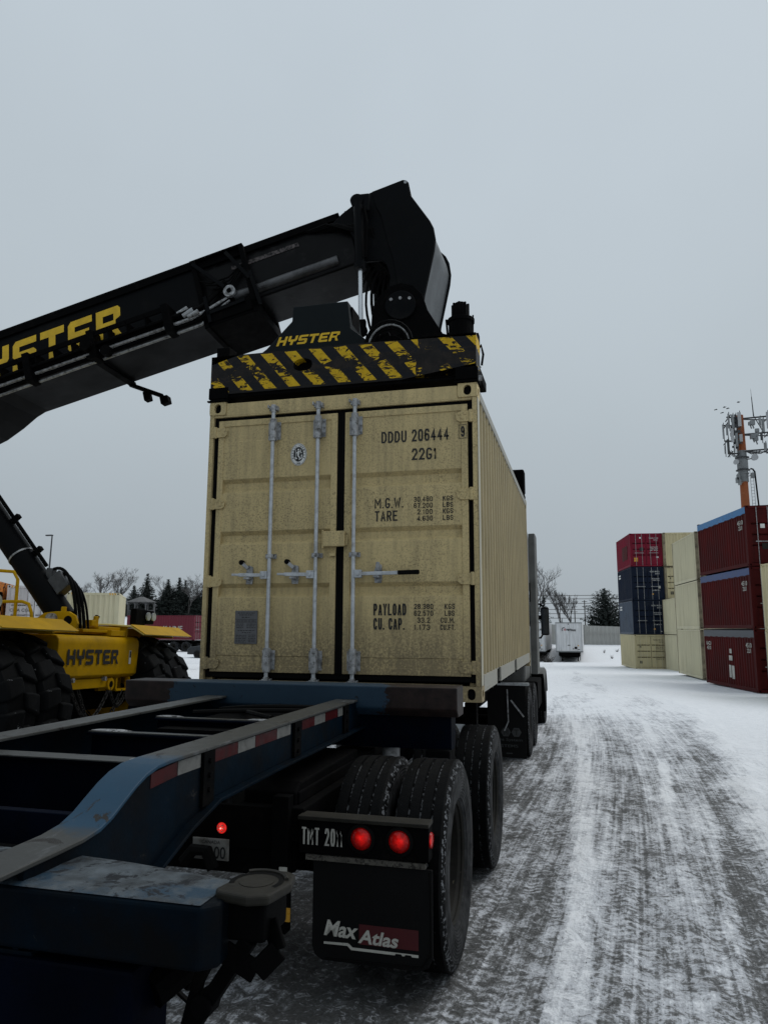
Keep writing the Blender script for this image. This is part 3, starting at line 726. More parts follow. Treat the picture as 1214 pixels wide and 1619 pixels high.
def twig(mb, p, d, L_, r, depth, rd, spread, upb):
    n = 3
    pts = [p]; q = p.copy(); dd = d.copy()
    for i in range(n):
        dd = (dd+Vector((rd.gauss(0, .10), rd.gauss(0, .10), rd.gauss(0, .05)+upb*.12))).normalized()
        q = q+dd*L_/n; pts.append(q.copy())
    mb.tube(pts, r, 4 if depth < 3 else 3, r*.55)
    if depth >= 5: return
    k = rd.randint(3, 4) if depth else rd.randint(5, 6)
    for i in range(k):
        f = rd.uniform(.35, 1.0) if depth else rd.uniform(.45, 1)
        idx = min(n-1, int(f*n)); b = pts[idx].lerp(pts[idx+1], f*n-idx if f < 1 else 1)
        ax = Vector((rd.gauss(0, 1), rd.gauss(0, 1), rd.gauss(0, .3))).normalized()
        nd = (dd+ax*spread).normalized()
        twig(mb, b, nd, L_*rd.uniform(.52, .78), max(.012, r*.55), depth+1, rd, spread, upb)
def tree(kind, label, x, y, h, seed, crown_mb, trunk_r, mat, group, sx=1.0, z=None):
    o = empty(kind, label, 'tree', (x, y, (gz(x, y) if z is None else z)-.15), random.Random(seed).uniform(0, 6), group)
    MB().tube([(0, 0, 0), (.02*h*.2, 0, h*.4), (0, 0, h*.9)], trunk_r, 7, trunk_r*.25).build('trunk', BARK, o)
    crown_mb.build('crown', mat, o)
    return o
def conifer(x, y, h, r, seed, label, group, mat=NEEDLE, dome=False, z=None, dens=1.0):
    return tree('conifer_tree', label, x, y, h, seed, conifer_mesh(seed, h, r, dome=dome, dens=dens), .018*h+.03, mat, group, z=z)
def bare(x, y, h, seed, label, group, spread=.75, upb=.6, z=None):
    rd = random.Random(seed); mb = MB()
    twig(mb, Vector((0, 0, h*.12)), Vector((0, 0, 1)), h*.42, .016*h, 0, rd, spread, upb)
    return tree('bare_tree', label, x, y, h*.5, seed, mb, .018*h, BARKL, group, z=z)
GL, GR_ = 'trees on the snowy hill at the left', 'trees behind the fence'
# left hill (conifers then bare trees)
for (x, y, h, r, sd, lb) in [
    (-58.5, 91, 6.6, 2.9, 11, 'tall dark spruce just right of the gazebo roof'),
    (-61.3, 92, 4.9, 2.9, 12, 'broad dark pine rising directly behind the gazebo'),
    (-57.0, 94, 4.9, 2.6, 13, 'lower dark spruce between the gazebo spruce and the dense clump'),
    (-55.9, 92.5, 5.8, 3.1, 14, 'dark spruce on the left of the dense clump above the wine red container'),
    (-54.6, 93.5, 6.1, 3.0, 15, 'tallest dark spruce in the middle of the dense clump above the wine red container'),
    (-53.0, 92.5, 5.6, 3.0, 16, 'bushy dark spruce on the right of the dense clump above the wine red container'),
    (-51.6, 93.5, 4.3, 2.6, 18, 'low dark spruce at the right foot of the dense clump'),
    (-49.9, 92.5, 5.4, 2.9, 17, 'dark spruce half hidden by the left edge of the big beige container')]:
    conifer(x, y, h, r, sd, lb, GL, NEEDLES if sd in (12, 13) else NEEDLE, dens=1.6)
for (x, y, h, r, sd, lb) in [
    (-72.5, 88, 4.4, 1.5, 21, 'small dark spruce peeking over the pale container beside the lift cylinder'),
    (-66.8, 90, 3.6, 1.6, 22, 'low dark pine poking above the cream container end wall'),
    (-62.9, 91, 4.2, 1.0, 23, 'small thin spruce left of the gazebo beside a bare tree'),
    (-82.5, 90, 4.8, 1.6, 24, 'dark spruce at the far left behind the black lift cylinder')]:
    conifer(x, y, h, r, sd, lb, GL)
for (x, y, h, sd, lb) in [
    (-71.0, 91, 6.4, 31, 'leafless tree furthest left beyond the cream container'),
    (-67.4, 92, 6.8, 32, 'leafless round crowned tree behind the cream container'),
    (-63.2, 91, 6.9, 33, 'leafless round crowned tree left of the gazebo'),
    (-58.8, 96, 6.0, 34, 'thin leafless tree between the spruces right of the gazebo'),
    (-51.5, 91, 6.4, 35, 'leafless tree standing in front of the right hand spruces'),
    (-78, 92, 7.5, 36, 'leafless tree at the far left behind the lift cylinder')]:
    bare(x, y, h, sd, lb, GL)
# right side behind the fence
conifer(6.7, 99, 7.7, 2.9, 41, 'big dark round pine above the fence beside the container stack', GR_, NEEDLES, dome=True, z=-1.6, dens=1.6)
conifer(9.4, 98, 5.9, 2.1, 42, 'smaller dark pine tucked behind the corner of the container stack', GR_, NEEDLES, dome=True, z=-1.6, dens=1.5)
conifer(4.9, 98, 3.6, 1.0, 47, 'small ragged pine at the left foot of the big round pine', GR_, NEEDLE, dome=True, z=-1.2)
conifer(-1.3, 97, 6.3, 1.7, 43, 'pointed spruce directly behind the black lorry mirror', GR_, z=-1.2)
bare(-2.4, 100, 10.3, 44, 'tall leafless tree behind the pointed spruce and the lorry cab', GR_, .7, .7, z=-1.0)
bare(1.0, 100, 7.6, 45, 'narrow leafless poplar with upright twigs behind the white trailer', GR_, .30, .9, z=-1.3)
bare(2.3, 100, 6.2, 46, 'small upright leafless poplar right of its taller neighbour', GR_, .32, .9, z=-1.3)

# ------------------------------------------------------------------ power line
for (x, zt, lb) in ((2.55, 4.9, 'left thin wooden power pole beyond the white trailer'), (4.4, 5.9, 'right taller thin power pole beyond the white trailer')):
    o = empty('power_pole', lb, 'pole', (x, 140, -4), group='power poles beyond the fence')
    MB().cyl((x, 140, -4), (x, 140, zt), .12, .09, 8).build('shaft', BARK, o, wp=True)
    mb = MB()
    for zz in (zt-.25, zt-1.2): mb.bar((x-.5, 140, zz), (x+.5, 140, zz), .1, .1)
    mb.build('crossarm', BARK, o, wp=True)
for k, (zz, nm) in enumerate(((6.75, 'topmost'), (6.1, 'second highest'), (5.25, 'third highest'), (4.1, 'fourth highest'), (3.3, 'fifth highest'), (2.45, 'lowest'))):
    mb = MB()
    mb.tube([(x, 140, zz-.4*math.sin(math.pi*(x+30)/60)*.6+.3) for x in np.linspace(-30, 30, 24)], .05, 4)
    tag(mb.build('power_line', BARK), nm+' of the six horizontal power wires behind the right pine', 'wire', 'overhead power wires')

# ------------------------------------------------------------------ gazebo on the hill
gb = empty('gazebo', 'weathered grey wooden gazebo with a hipped roof on the snowy hill', 'gazebo', (-52.5, 80.5, 1.7))
GZ0, n6 = 1.7, 8
ring = lambda r, z, off=0: [(-52.5+r*math.cos(2*math.pi*(i+off)/n6), 80.5+r*.8*math.sin(2*math.pi*(i+off)/n6), z) for i in range(n6)]
mb = MB(); a, b = ring(2.2, 3.75), ring(.25, 4.45)
mb.add(a+b, [(i, (i+1) % n6, n6+(i+1) % n6, n6+i) for i in range(n6)]+[tuple(range(n6)), tuple(range(n6, 2*n6))])
mb.build('roof', WOOD, gb, wp=True)
for i, q in enumerate(ring(1.85, 0)):
    MB().box(q[0]-.06, q[1]-.06, GZ0, q[0]+.06, q[1]+.06, 3.8).build('post', WOOD, gb, wp=True)
mb = MB(); rr = ring(1.85, 0)
for i in range(n6):
    p0, p1 = Vector(rr[i]), Vector(rr[(i+1) % n6])
    for z in (1.95, 2.65): mb.bar(p0+Vector((0, 0, z)), p1+Vector((0, 0, z)), .05, .08)
    for k in range(1, 7):
        c = p0.lerp(p1, k/7); mb.bar(c+Vector((0, 0, 1.95)), c+Vector((0, 0, 2.65)), .04, .04)
    pts = [p0.lerp(p1, u)+Vector((0, 0, 3.35+.35*math.sin(math.pi*u))) for u in np.linspace(0, 1, 7)]
    mb.tube(pts, .04, 4)
mb.build('railing', WOOD, gb, wp=True)
MB().prism([(q[0], q[1]) for q in ring(2.0, 0)], 'z', 1.5, 1.75).build('deck', WOOD, gb, wp=True)

# ------------------------------------------------------------------ street lamp, left
lp = empty('street_lamp', 'tall thin grey street lamp behind the black lift cylinder', 'lamp post', (-50.6, 60, gz(-50.6, 60)))
MB().cyl((-50.6, 60, -2.2), (-50.45, 60, 10.1), .13, .07, 10).build('pole', TOWD, lp, wp=True)
MB().box(-51.2, 59.85, 10.02, -50.4, 60.15, 10.16).build('lamp_head', TOWD, lp, bevel=.04, wp=True)

# ------------------------------------------------------------------ cell tower
tw = empty('cell_tower', 'orange and grey monopole phone mast with pale antenna panels above the maroon containers', 'phone mast', (18.6, 68, gz(18.6, 68)))
MB().cyl((18.6, 68, -2.8), (18.62, 68, 14.2), .47, .36, 20).build('pole', TOWO, tw, smooth=40, wp=True)
MB().cyl((18.62, 68, 14.2), (18.63, 68, 17.2), .44, .40, 20).cyl((18.62, 68, 14.95), (18.62, 68, 15.05), .5, n=20).cyl((18.62, 68, 15.45), (18.62, 68, 16.35), .48, .48, 20).build('steel_sleeve', TOWG, tw, smooth=40, wp=True)
MB().cyl((18.63, 68, 17.2), (18.66, 68, 20.66), .40, .32, 20).build('pole_top', TOWO, tw, smooth=40, wp=True)
def arm(pts, r=.035): return MB().tube(pts, r, 6)
for zz, xe in ((20.3, 21.3), (18.75, 21.2), (17.15, 21.3)):
    mb = MB(); mb.bar((18.7, 67.9, zz), (xe, 67.5, zz), .09, .13); mb.bar((18.7, 68.1, zz), (xe, 68.9, zz), .07, .1); mb.bar((xe-.2, 66.6, zz), (xe-.2, 69.4, zz), .07, .09)
    mb.build('support_arm', TOWD, tw, wp=True)
for zz, xe in ((20.4, 17.4), (19.6, 17.1), (18.1, 17.1), (16.9, 17.4)):
    mb = MB(); mb.bar((18.6, 67.9, zz), (xe, 67.4, zz), .09, .13); mb.bar((xe+.2, 66.6, zz), (xe+.2, 69, zz), .07, .09)
    mb.build('support_arm', TOWD, tw, wp=True)
for (x, z0, z1, yy, wd, mt) in [(17.82, 19.2, 20.5, 66.9, .22, TOWG), (18.05, 17.4, 18.7, 66.9, .2, TOWG), (17.25, 18.5, 19.6, 66.8, .16, TOWG), (18.15, 19.5, 20.6, 67.3, .18, TOWD), (20.15, 19.3, 20.1, 67.0, .2, TOWG), (20.2, 17.9, 18.6, 67.0, .2, TOWD), (17.0, 18.3, 19.7, 67.3, .12, TOWL), (17.35, 16.75, 18.2, 67.2, .2, TOWD), (17.10, 16.9, 17.7, 67.6, .08, TOWL), (17.55, 19.3, 20.75, 67.4, .12, TOWL), (17.72, 17.85, 19.2, 67.0, .26, TOWL),
                                (18.42, 19.35, 20.7, 67.0, .30, TOWL), (18.46, 17.9, 18.6, 67.1, .28, TOWL), (20.45, 18.75, 20.0, 67.2, .22, TOWG), (20.5, 17.0, 17.7, 67.2, .24, TOWG), (20.85, 19.0, 20.6, 67.1, .22, TOWL), (21.2, 17.4, 19.3, 67.2, .2, TOWL)]:
    a_ = MB().box(x-wd/2, yy-.07, z0, x+wd/2, yy+.07, z1).build('antenna_panel', mt, tw, bevel=.02, wp=True)
    MB().cyl((x+.1, yy+.16, z0-.25), (x+.1, yy+.16, z1+.2), .035, n=6).bar((x, yy, z0+.2), (x+.1, yy+.16, z0+.2), .05, .05).bar((x, yy, z1-.2), (x+.1, yy+.16, z1-.2), .05, .05).build('mast_pipe', TOWD, a_)
rd = random.Random(5)
mb = MB()
for k in range(26):
    x, z = rd.uniform(17.75, 18.35), rd.uniform(17.3, 20.2); s_ = rd.uniform(.06, .16)
    mb.box(x-s_, 67.2-s_, z-s_, x+s_, 67.2+s_, z+s_*1.3)
for k in range(6):
    x = rd.uniform(17.8, 18.3); mb.cyl((x, 67.2, 16.9), (x+rd.uniform(-.1, .1), 67.2, 20.3), .03, n=5)
mb.build('radio_unit_cluster', TOWD, tw, wp=True)
for (x, z, s_) in ((19.55, 19.65, .2), (19.35, 19.6, .15), (19.5, 18.35, .22), (19.8, 18.5, .16), (19.9, 18.9, .16), (19.75, 18.1, .18)):
    MB().box(x-s_, 67.2-s_, z-s_, x+s_, 67.2+s_, z+s_).cyl((x, 67.2, z-s_), (x+.1, 67.2, z-s_-.35), .06, n=6).build('radio_unit', TOWG, tw, wp=True)
for k in range(7):
    a0, a1 = Vector((18.9+rd.uniform(-.3, .3), 67.5, 17.1)), Vector((20.3+rd.uniform(-.6, .6), 67.3, 17.1))
    pts = [a0.lerp(a1, u)-Vector((0, 0, rd.uniform(.2, .5)*math.sin(math.pi*u))) for u in np.linspace(0, 1, 7)]
    MB().tube(pts, .028, 5).build('cable', TOWD, tw, wp=True)
for k in range(4):
    a0, a1 = Vector((18.4, 67.5, 16.9)), Vector((17.3+rd.uniform(-.1, .3), 67.3, 16.9+rd.uniform(0, .4)))
    MB().tube([a0.lerp(a1, u)-Vector((0, 0, .4*math.sin(math.pi*u))) for u in np.linspace(0, 1, 7)], .028, 5).build('cable', TOWD, tw, wp=True)
MB().cyl((19.72, 67.3, 20.3), (19.66, 67.3, 22.2), .055, .035, 6).cyl((19.66, 67.3, 22.2), (19.64, 67.3, 23.0), .02, .01, 5).build('whip_antenna', TOWD, tw, wp=True)
MB().bar((19.75, 67.3, 20.3), (20.5, 67.3, 18.6), .06, .06).build('brace', TOWD, tw, wp=True)
for (x, z, r) in ((19.52, 16.35, .31), (17.92, 16.0, .24)):
    d_ = MB().cyl((x, 67.1, z), (x, 67.5, z), r, r*.8, 16).build('dish_antenna', TOWL, tw, smooth=40, wp=True)
    MB().bar((x, 67.5, z), (18.62, 67.8, z-.1), .08, .08).build('bracket', TOWD, d_)
for z in (15.3, 16.5):
    MB().cyl((18.62, 68, z), (18.62, 68, z+.07), .62, n=20).build('collar_ring', TOWD, tw, wp=True)
for (x, z) in ((18.05, 14.6), (18.15, 14.1), (17.95, 14.3), (19.3, 14.7)):
    MB().box(x-.12, 67.3, z-.25, x+.12, 67.6, z+.25).bar((x, 67.5, z), (18.6, 67.8, z), .06, .06).build('radio_unit', TOWG, tw, wp=True)
mb = MB()
for xx in (19.12, 19.38): mb.bar((xx+.12, 67.6, -2.5), (xx, 67.6, 15.2), .03, .03)
for k in range(58): z = -2.3+k*.3; mb.bar((19.24-.007*(z-15)-.1, 67.6, z), (19.24-.007*(z-15)+.14, 67.6, z), .025, .025)
mb.build('ladder', TOWD, tw, wp=True)
MB().tube([(19.2, 67.7, 15.4), (19.4, 67.7, 15.35), (19.55, 67.7, 15.1), (19.75, 67.7, 10), (20.2, 67.7, -2.5)], .075, 8).build('cable_conduit', BLKM, tw, wp=True)

for (x, z, a_, lb) in ((17.0, 21.92, .3, 'leftmost small dark bird flying beside the phone mast'), (17.81, 22.12, -.2, 'dark bird flying just left of its close companion'), (18.09, 21.97, .1, 'dark bird flying just right of its close companion'),
                       (17.55, 21.56, .4, 'lowest faint bird in the group by the mast'), (19.1, 22.54, -.4, 'highest bird flying apart above the mast top')):
    o = empty('bird', lb, 'bird', (x, 70, z), a_, 'birds beside the phone mast')
    MB().tube([(-.16, 0, 0), (-.05, 0, .02), (.08, 0, .02), (.15, 0, .05)], .035, 6, .02).build('body', BLKM, o)
    for s_ in (-1, 1):
        MB().prism([(-.06, 0), (.07, 0), (.05, s_*.14), (-.04, s_*.26), (-.09, s_*.14)], 'z', .02, .035).build('wing', BLKM, o)

# ================================================================== containers
def corr_profile(a, b, pitch=.278, depth=.036):
    f = [0, .26, .5, .76]; d = [0, 0, 1, 1]
    out_ = [(a, 0.0)]; n = max(1, round((b-a)/pitch)); pt = (b-a)/n
    for i in range(n):
        for ff, dd in zip((.0, .26, .49, .77), (0, 0, 1, 1)):
            q = a+pt*(i+ff)
            if q > a+1e-5: out_.append((q, dd*depth))
    out_.append((b, 0.0)); return out_
def corr_sheet(mb, prof, z0, z1, fn_):
    vs = []
    for s_, d in prof: vs += [fn_(s_, d, z0), fn_(s_, d, z1)]
    mb.add(vs, [(2*i, 2*i+2, 2*i+3, 2*i+1) for i in range(len(prof)-1)])
W_ = 2.438
def casting(mb, x, y, z, sx, sy, top):
    """corner casting, outer corner at (x,y), sx/sy point inwards; holes on end and side faces"""
    a, b, h = .162, .178, .118
    x2, y2 = x+sx*a, y+sy*b
    lo = z
    # end face
    ux = 1 if sx > 0 else -1
    mb.hole_plate((min(x, x2), y, lo), (1, 0, 0), (0, 0, 1), a, h, a/2, h/2, .033, .044, .03, (0, -sy, 0))
    mb.hole_plate((x, min(y, y2), lo), (0, 1, 0), (0, 0, 1), b, h, b/2, h/2, .042, .03, .03, (-sx, 0, 0))
    X0, X1, Y0, Y1 = min(x, x2), max(x, x2), min(y, y2), max(y, y2)
    mb.add([(X0, Y0, lo), (X1, Y0, lo), (X1, Y1, lo), (X0, Y1, lo), (X0, Y0, lo+h), (X1, Y0, lo+h), (X1, Y1, lo+h), (X0, Y1, lo+h)],
           [(0, 3, 2, 1), (4, 5, 6, 7)]+([(3, 2, 6, 7)] if sy > 0 else [(0, 1, 5, 4)])+([(1, 2, 6, 5)] if sx > 0 else [(0, 3, 7, 4)]))

def door_panel(mb, x0, x1, z0, z1, y0, bands):
    sw = .055
    mb.box(x0, y0, z0, x0+sw, y0+.05, z1).box(x1-sw, y0, z0, x1, y0+.05, z1)
    mb.box(x0+sw, y0+.001, z0, x1-sw, y0+.05, z0+.055).box(x0+sw, y0+.001, z1-.055, x1-sw, y0+.05, z1)
    prof = [(z0+.055, y0+.010), (z0+.135, y0+.010), (z0+.137, y0+.005)]
    for t_, b_ in sorted(bands, key=lambda q: q[0]):
        prof += [(b_, y0+.005), (b_+.030, y0+.040), (t_-.035, y0+.040), (t_, y0+.005)]
    prof += [(z1-.20, y0+.005), (z1-.198, y0+.010), (z1-.055, y0+.010)]
    vs = []
    for z, y in prof: vs += [(x0+sw, y, z), (x1-sw, y, z)]
    mb.add(vs, [(2*i, 2*i+1, 2*i+3, 2*i+2) for i in range(len(prof)-1)])
    for xx in (x0+sw, x1-sw):     # close the recesses against the stiles
        pass

# ---- the large beige container being lifted
hc = empty('shipping_container', 'big beige shipping container with dirty closed doors under the striped lifting beam', 'container', (1.219, 3.03, 0))
Lh, Hh = 5.99, 2.591
PB = dict(parent=hc, wp=True)
for (x, sx) in ((0, 1), (W_, -1)):
    for (y, sy) in ((0, 1), (Lh, -1)):
        for (z, tp) in ((0, 0), (Hh-.118, 1)):
            mb = MB(); casting(mb, x, y, z, sx, sy, tp)
            mb.build('corner_casting', [BEIGE_D if y == 0 else BEIGE_S, RUBBER_HOLE], bevel=0, **PB)
MB().box(0.002, .008, .118, .042, .12, Hh-.118).box(.042, .06, .118, .10, .12, Hh-.118).build('corner_post', BEIGE_D, bevel=.004, **PB)
MB().box(W_-.045, .008, .118, W_-.002, .12, Hh-.118).box(W_-.10, .06, .118, W_-.045, .12, Hh-.118).build('corner_post', BEIGE_D, bevel=.004, **PB)
for x in (0.002, W_-.062): MB().box(x, Lh-.12, .118, x+.06, Lh-.002, Hh-.118).build('corner_post', BEIGE_S, bevel=.004, **PB)
MB().box(.162, .010, 2.463, W_-.162, .10, Hh-.012).box(.042, .012, 2.450, W_-.05, .09, 2.4729).build('door_header', BEIGE_D, bevel=.004, **PB)
mb = MB().box(.162, .006, .03, W_-.162, .11, .128)
for i in range(9): mb.box(.2+i*.24, .002, .112, .2+i*.24+.10, .0058, .130)
mb.build('door_sill', BEIGE_D, bevel=.003, **PB)
# side walls
for nm, X, sgn in (('side_wall', W_-.008, -1), ('side_wall', .008, 1)):
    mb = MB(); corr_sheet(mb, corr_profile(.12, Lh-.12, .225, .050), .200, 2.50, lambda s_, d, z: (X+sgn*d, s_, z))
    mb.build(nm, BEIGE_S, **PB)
    xo = W_-.001 if sgn < 0 else .001
    mb = MB(); mb.box(min(xo, xo+sgn*.06), .178, 2.50, max(xo, xo+sgn*.06), Lh-.178, 2.575).build('top_rail', PALE if sgn < 0 else BEIGE_S, bevel=.003, **PB)
    mb = MB()
    for a, b in ((.178, 1.17), (1.52, 3.12), (3.44, Lh-.178)):
        mb.box(min(xo, xo+sgn*.02), a, .088, max(xo, xo+sgn*.02), b, .200)
        mb.box(min(xo-.0, xo+sgn*.07), a, .066, max(xo, xo+sgn*.07), b, .0875)
    mb.box(min(xo+sgn*.021, xo+sgn*.05), .178, .185, max(xo+sgn*.021, xo+sgn*.05), Lh-.178, .20)
    mb.build('bottom_rail', PALE if sgn < 0 else BEIGE_S, bevel=.002, **PB)
    for a, b in ((1.17, 1.52), (3.12, 3.44)): MB().box(min(xo+sgn*.022, xo+sgn*.3), a, .07, max(xo+sgn*.022, xo+sgn*.3), b, .1845).build('forklift_pocket', RUBBER_HOLE, **PB)
# paler beige sheet over the side of the corner post
MB().box(W_-.0005, .004, .125, W_+.0025, .115, 2.468).build('edge_strip', paint('pale_beige_edge', (.40, .375, .29), .5, var=.08, dirt=(.3, .27, .2), dscale=6, damt=(.5, .75)), **PB)
mb = MB()
vs, fs = [], []
prof = corr_profile(.12, Lh-.12, .21, .02)
for s_, d in prof: vs += [(.06, s_, 2.565-d), (W_-.06, s_, 2.565-d)]
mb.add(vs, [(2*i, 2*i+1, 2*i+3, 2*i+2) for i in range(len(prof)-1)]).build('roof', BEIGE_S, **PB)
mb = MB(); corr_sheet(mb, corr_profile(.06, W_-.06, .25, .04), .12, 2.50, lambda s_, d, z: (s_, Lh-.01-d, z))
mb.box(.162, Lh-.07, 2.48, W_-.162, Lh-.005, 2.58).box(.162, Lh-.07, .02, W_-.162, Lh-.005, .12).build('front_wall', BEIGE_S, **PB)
mb = MB().box(.07, .12, .13, W_-.07, Lh-.08, .158)
for i in range(17): mb.box(.03, .35+i*.33, .03, W_-.03, .40+i*.33, .1295)
mb.build('floor', BLKM, **PB)
bandsL = ((1.875, 1.745), (1.405, 1.285), (.945, .825))
XD = ((.092, 1.222), (1.292, 2.352))
MB().box(.101, .075, .14, 2.337, .11, 2.46).build('gasket_backing', RUBBER_HOLE, **PB)
for k, (x0, x1) in enumerate(XD):
    mb = MB(); door_panel(mb, x0, x1, .194, 2.418, .018, bandsL)
    dr = mb.build('door', BEIGE_D, hc, bevel=.004, wp=True)
    # rubber seal
    mb = MB()
    if k == 0:
        mb.box(.046, .036, .145, .0905, .07, 2.46).box(.091, .036, .148, 1.255, .07, .192).box(.091, .036, 2.420, 1.255, .07, 2.458).box(1.224, .026, .1925, 1.2545, .07, 2.4195)
    else:
        mb.box(2.3535, .036, .145, 2.392, .07, 2.46).box(1.2555, .036, .148, 2.353, .07, .192).box(1.2555, .036, 2.420, 2.353, .07, 2.458).box(1.2555, .024, .1925, 1.290, .07, 2.4195)
    mb.build('gasket', RUBBER_HOLE, dr, bevel=.003)
    for z in (2.31, 1.655, .965, .265):
        mb = MB()
        if k == 0: pts = [(.010, z-.048), (.155, z-.045), (.178, z-.025), (.182, z+.02), (.150, z+.04), (.010, z+.048)]; xp, q = .062, 1
        else: pts = [(W_-.008, z-.048), (W_-.155, z-.045), (W_-.178, z-.025), (W_-.182, z+.02), (W_-.150, z+.04), (W_-.008, z+.048)]; xp, q = W_-.06, -1
        mb.prism(pts, 'y', .0045, .0165)
        mb.cyl((xp, .008, z-.052), (xp, .008, z+.052), .016, n=12)
        for dx, dz in ((.045, .02), (.075, -.015), (.095, .018)): mb.cyl((xp+q*dx, -.001, z+dz), (xp+q*dx, .005, z+dz), .010, n=8)
        mb.build('hinge', BEIGE_D, dr, bevel=.002)
    for x in ((.640, 1.06) if k == 0 else (1.392,)):
        rod = MB().cyl((x, -.026, .105), (x, -.026, 2.505), .0168, n=16).build('lock_rod', GALV, dr, smooth=40)
        for zc in (2.295, .305):
            mb = MB()
            mb.box(x-.058, .009, zc-.085, x+.058, .0165, zc+.075).box(x-.026, -.034, zc-.095, x+.026, .0085, zc+.085)
            mb.cyl((x, -.026, zc-.105), (x, -.026, zc+.095), .031, n=14)
            for dx in (-.045, .045):
                for dz in (-.065, 0, .055): mb.cyl((x+dx, .001, zc+dz), (x+dx, .0085, zc+dz), .008, n=8)
            mb.build('rod_guide', GALVD, dr, bevel=.002)
        mb = MB()
        mb.box(x-.05, .009, 1.155, x+.05, .0165, 1.195).box(x-.028, -.045, 1.158, x+.028, .0085, 1.192)
        for dx in (-.04, .04): mb.cyl((x+dx, .001, 1.175), (x+dx, .0085, 1.175), .009, n=8)
        mb.build('rod_guide', GALVD, dr, bevel=.002)
        for zc, q in ((2.485, 1), (.125, -1)):
            mb = MB()
            mb.box(x-.040, -.030, zc-.016, x+.030, .005, zc+.018).box(x-.052, -.044, zc+q*.012-.008, x-.040, .0055, zc+q*.012+.022).box(x+.030, -.040, zc-.02, x+.042, .0055, zc+.022)
            mb.cyl((x, -.026, zc-.035), (x, -.026, zc+.035), .024, n=10)
            mb.build('cam_keeper', GALVD, dr, bevel=.003)
        sg = -1 if k == 0 else 1
        z = 1.012
        mb = MB().box(min(x+sg*.012, x+sg*.075), -.048, z-.033, max(x+sg*.012, x+sg*.075), -.006, z+.033)
        mb.cyl((x+sg*.045, -.056, z), (x+sg*.045, -.048, z), .016, n=10)
        ln = .335 if k == 0 else .46
        mb.bar((x+sg*.06, -.040, z), (x+sg*(ln-.06), -.045, z+.004), .012, .030)
        mb.bar((x+sg*(ln-.075), -.045, z+.004), (x+sg*ln, -.050, z+.006), .016, .020)
        hd = mb.build('handle', GALV, dr, bevel=.003)
        if k == 1: MB().bar((x+sg*.385, -.050, z+.004), (x+sg*.565, -.054, z+.007), .030, .036).build('grip', RUBBER_HOLE, dr, bevel=.008)
        xc = x+sg*(.195 if k == 0 else .205)
        mb = MB().prism([(xc-.028, z-.075), (xc+.028, z-.075), (xc+.034, z-.03), (xc+.030, z+.075), (xc-.010, z+.088), (xc-.034, z+.02)], 'y', .001, .016)
        mb.cyl((xc, -.012, z-.055), (xc, .001, z-.055), .013, n=10).box(xc-.025, -.062, z-.035, xc+.025, .0005, z-.019)
        if k == 0: mb.bar((xc-.004, -.02, z+.06), (xc-.055, -.030, z+.105), .016, .030)
        else: mb.bar((xc, -.02, z+.03), (xc+.008, -.030, z+.095), .016, .030)
        mb.build('handle_catch', GALVD, dr, bevel=.002)
        if k == 0: MB().cyl((xc-.062, -.040, z+.112), (xc-.062, -.006, z+.112), .022, n=10).build('catch_knob', RUBBER_HOLE, dr)
    if k == 0:
        mb = MB().box(1.125, -.040, 1.245, 1.315, .008, 1.375)
        mb.box(1.315, -.015, 1.255, 1.335, .004, 1.34)
        mb.build('lock_box', BEIGE_D, dr, bevel=.006)
        MB().box(1.17, -.006, 1.165, 1.225, .012, 1.195).box(1.108, -.02, 1.23, 1.122, .006, 1.39).build('lock_hasp', BEIGE_D, dr, bevel=.003)
        # data plate
        pl = MB().box(.320, .013, .430, .528, .0205, .712).build('data_plate', PLATEG, dr, bevel=.002)
        mb = MB(); rd = random.Random(9); y = .0118
        def row(xa, xb, z, h): 
            x = xa
            while x < xb:
                l = min(rd.uniform(.012, .032), xb-x); mb.add([(x, y, z), (x+l, y, z), (x+l, y, z+h), (x, y, z+h)], [(0, 1, 2, 3)]); x += l+.006
        row(.345, .505, .688, .007); row(.36, .49, .672, .007); row(.385, .455, .652, .007)
        for z in (.636, .612): mb.add([(.325, y, z), (.523, y, z), (.523, y, z+.003), (.325, y, z+.003)], [(0, 1, 2, 3)])
        row(.335, .515, .621, .006)
        for z in (.595, .580, .565): row(.335, .40, z, .005); row(.43, .515, z, .005)
        row(.35, .51, .54, .006); row(.39, .47, .522, .006)
        for z in (.50, .486, .472, .458, .444): row(.332, .43, z, .005); row(.45, .515, z+.002, .005)
        mb.build('plate_print', DECAL, dr)
        # oval inspection emblem
        cx, cz, y = .868, 2.068, .0165
        E_ = lambda rx, rz, yy: [(cx+rx*math.cos(2*math.pi*i/40), yy, cz+rz*math.sin(2*math.pi*i/40)) for i in range(40)]
        MB().add(E_(.074, .100, .0160)+E_(.074, .100, .022), [tuple(range(40))]+[(i, (i+1) % 40, 40+(i+1) % 40, 40+i) for i in range(40)]).build('emblem_sticker', WHITE, dr)
        mb = MB(); o_, i_ = E_(.070, .096, .0150), E_(.067, .093, .0150)
        mb.add(o_+i_, [(i, (i+1) % 40, 40+(i+1) % 40, 40+i) for i in range(40)])
        mb.add(E_(.046, .066, .0150), [tuple(range(40))])
        for i, ch in enumerate('BUREAU VERITAS'):
            if ch == ' ': continue
            a_ = math.radians(205-i*230/13); ex, ez = .0555*math.cos(a_), .0775*math.sin(a_)
            nrm = Vector((math.cos(a_)/.0555, 0, math.sin(a_)/.0775)).normalized(); tx = Vector((nrm.z, 0, -nrm.x))
            text_to(mb, ch, Vector((cx+ex, .0150, cz+ez))-tx*.006-nrm*.007, tx, nrm, .011, .014, .02)
        text_to(mb, '1828', (cx-.019, .0150, cz-.087), *XZ, .038, .014, .02)
        mb.build('emblem_print', DECAL, dr)
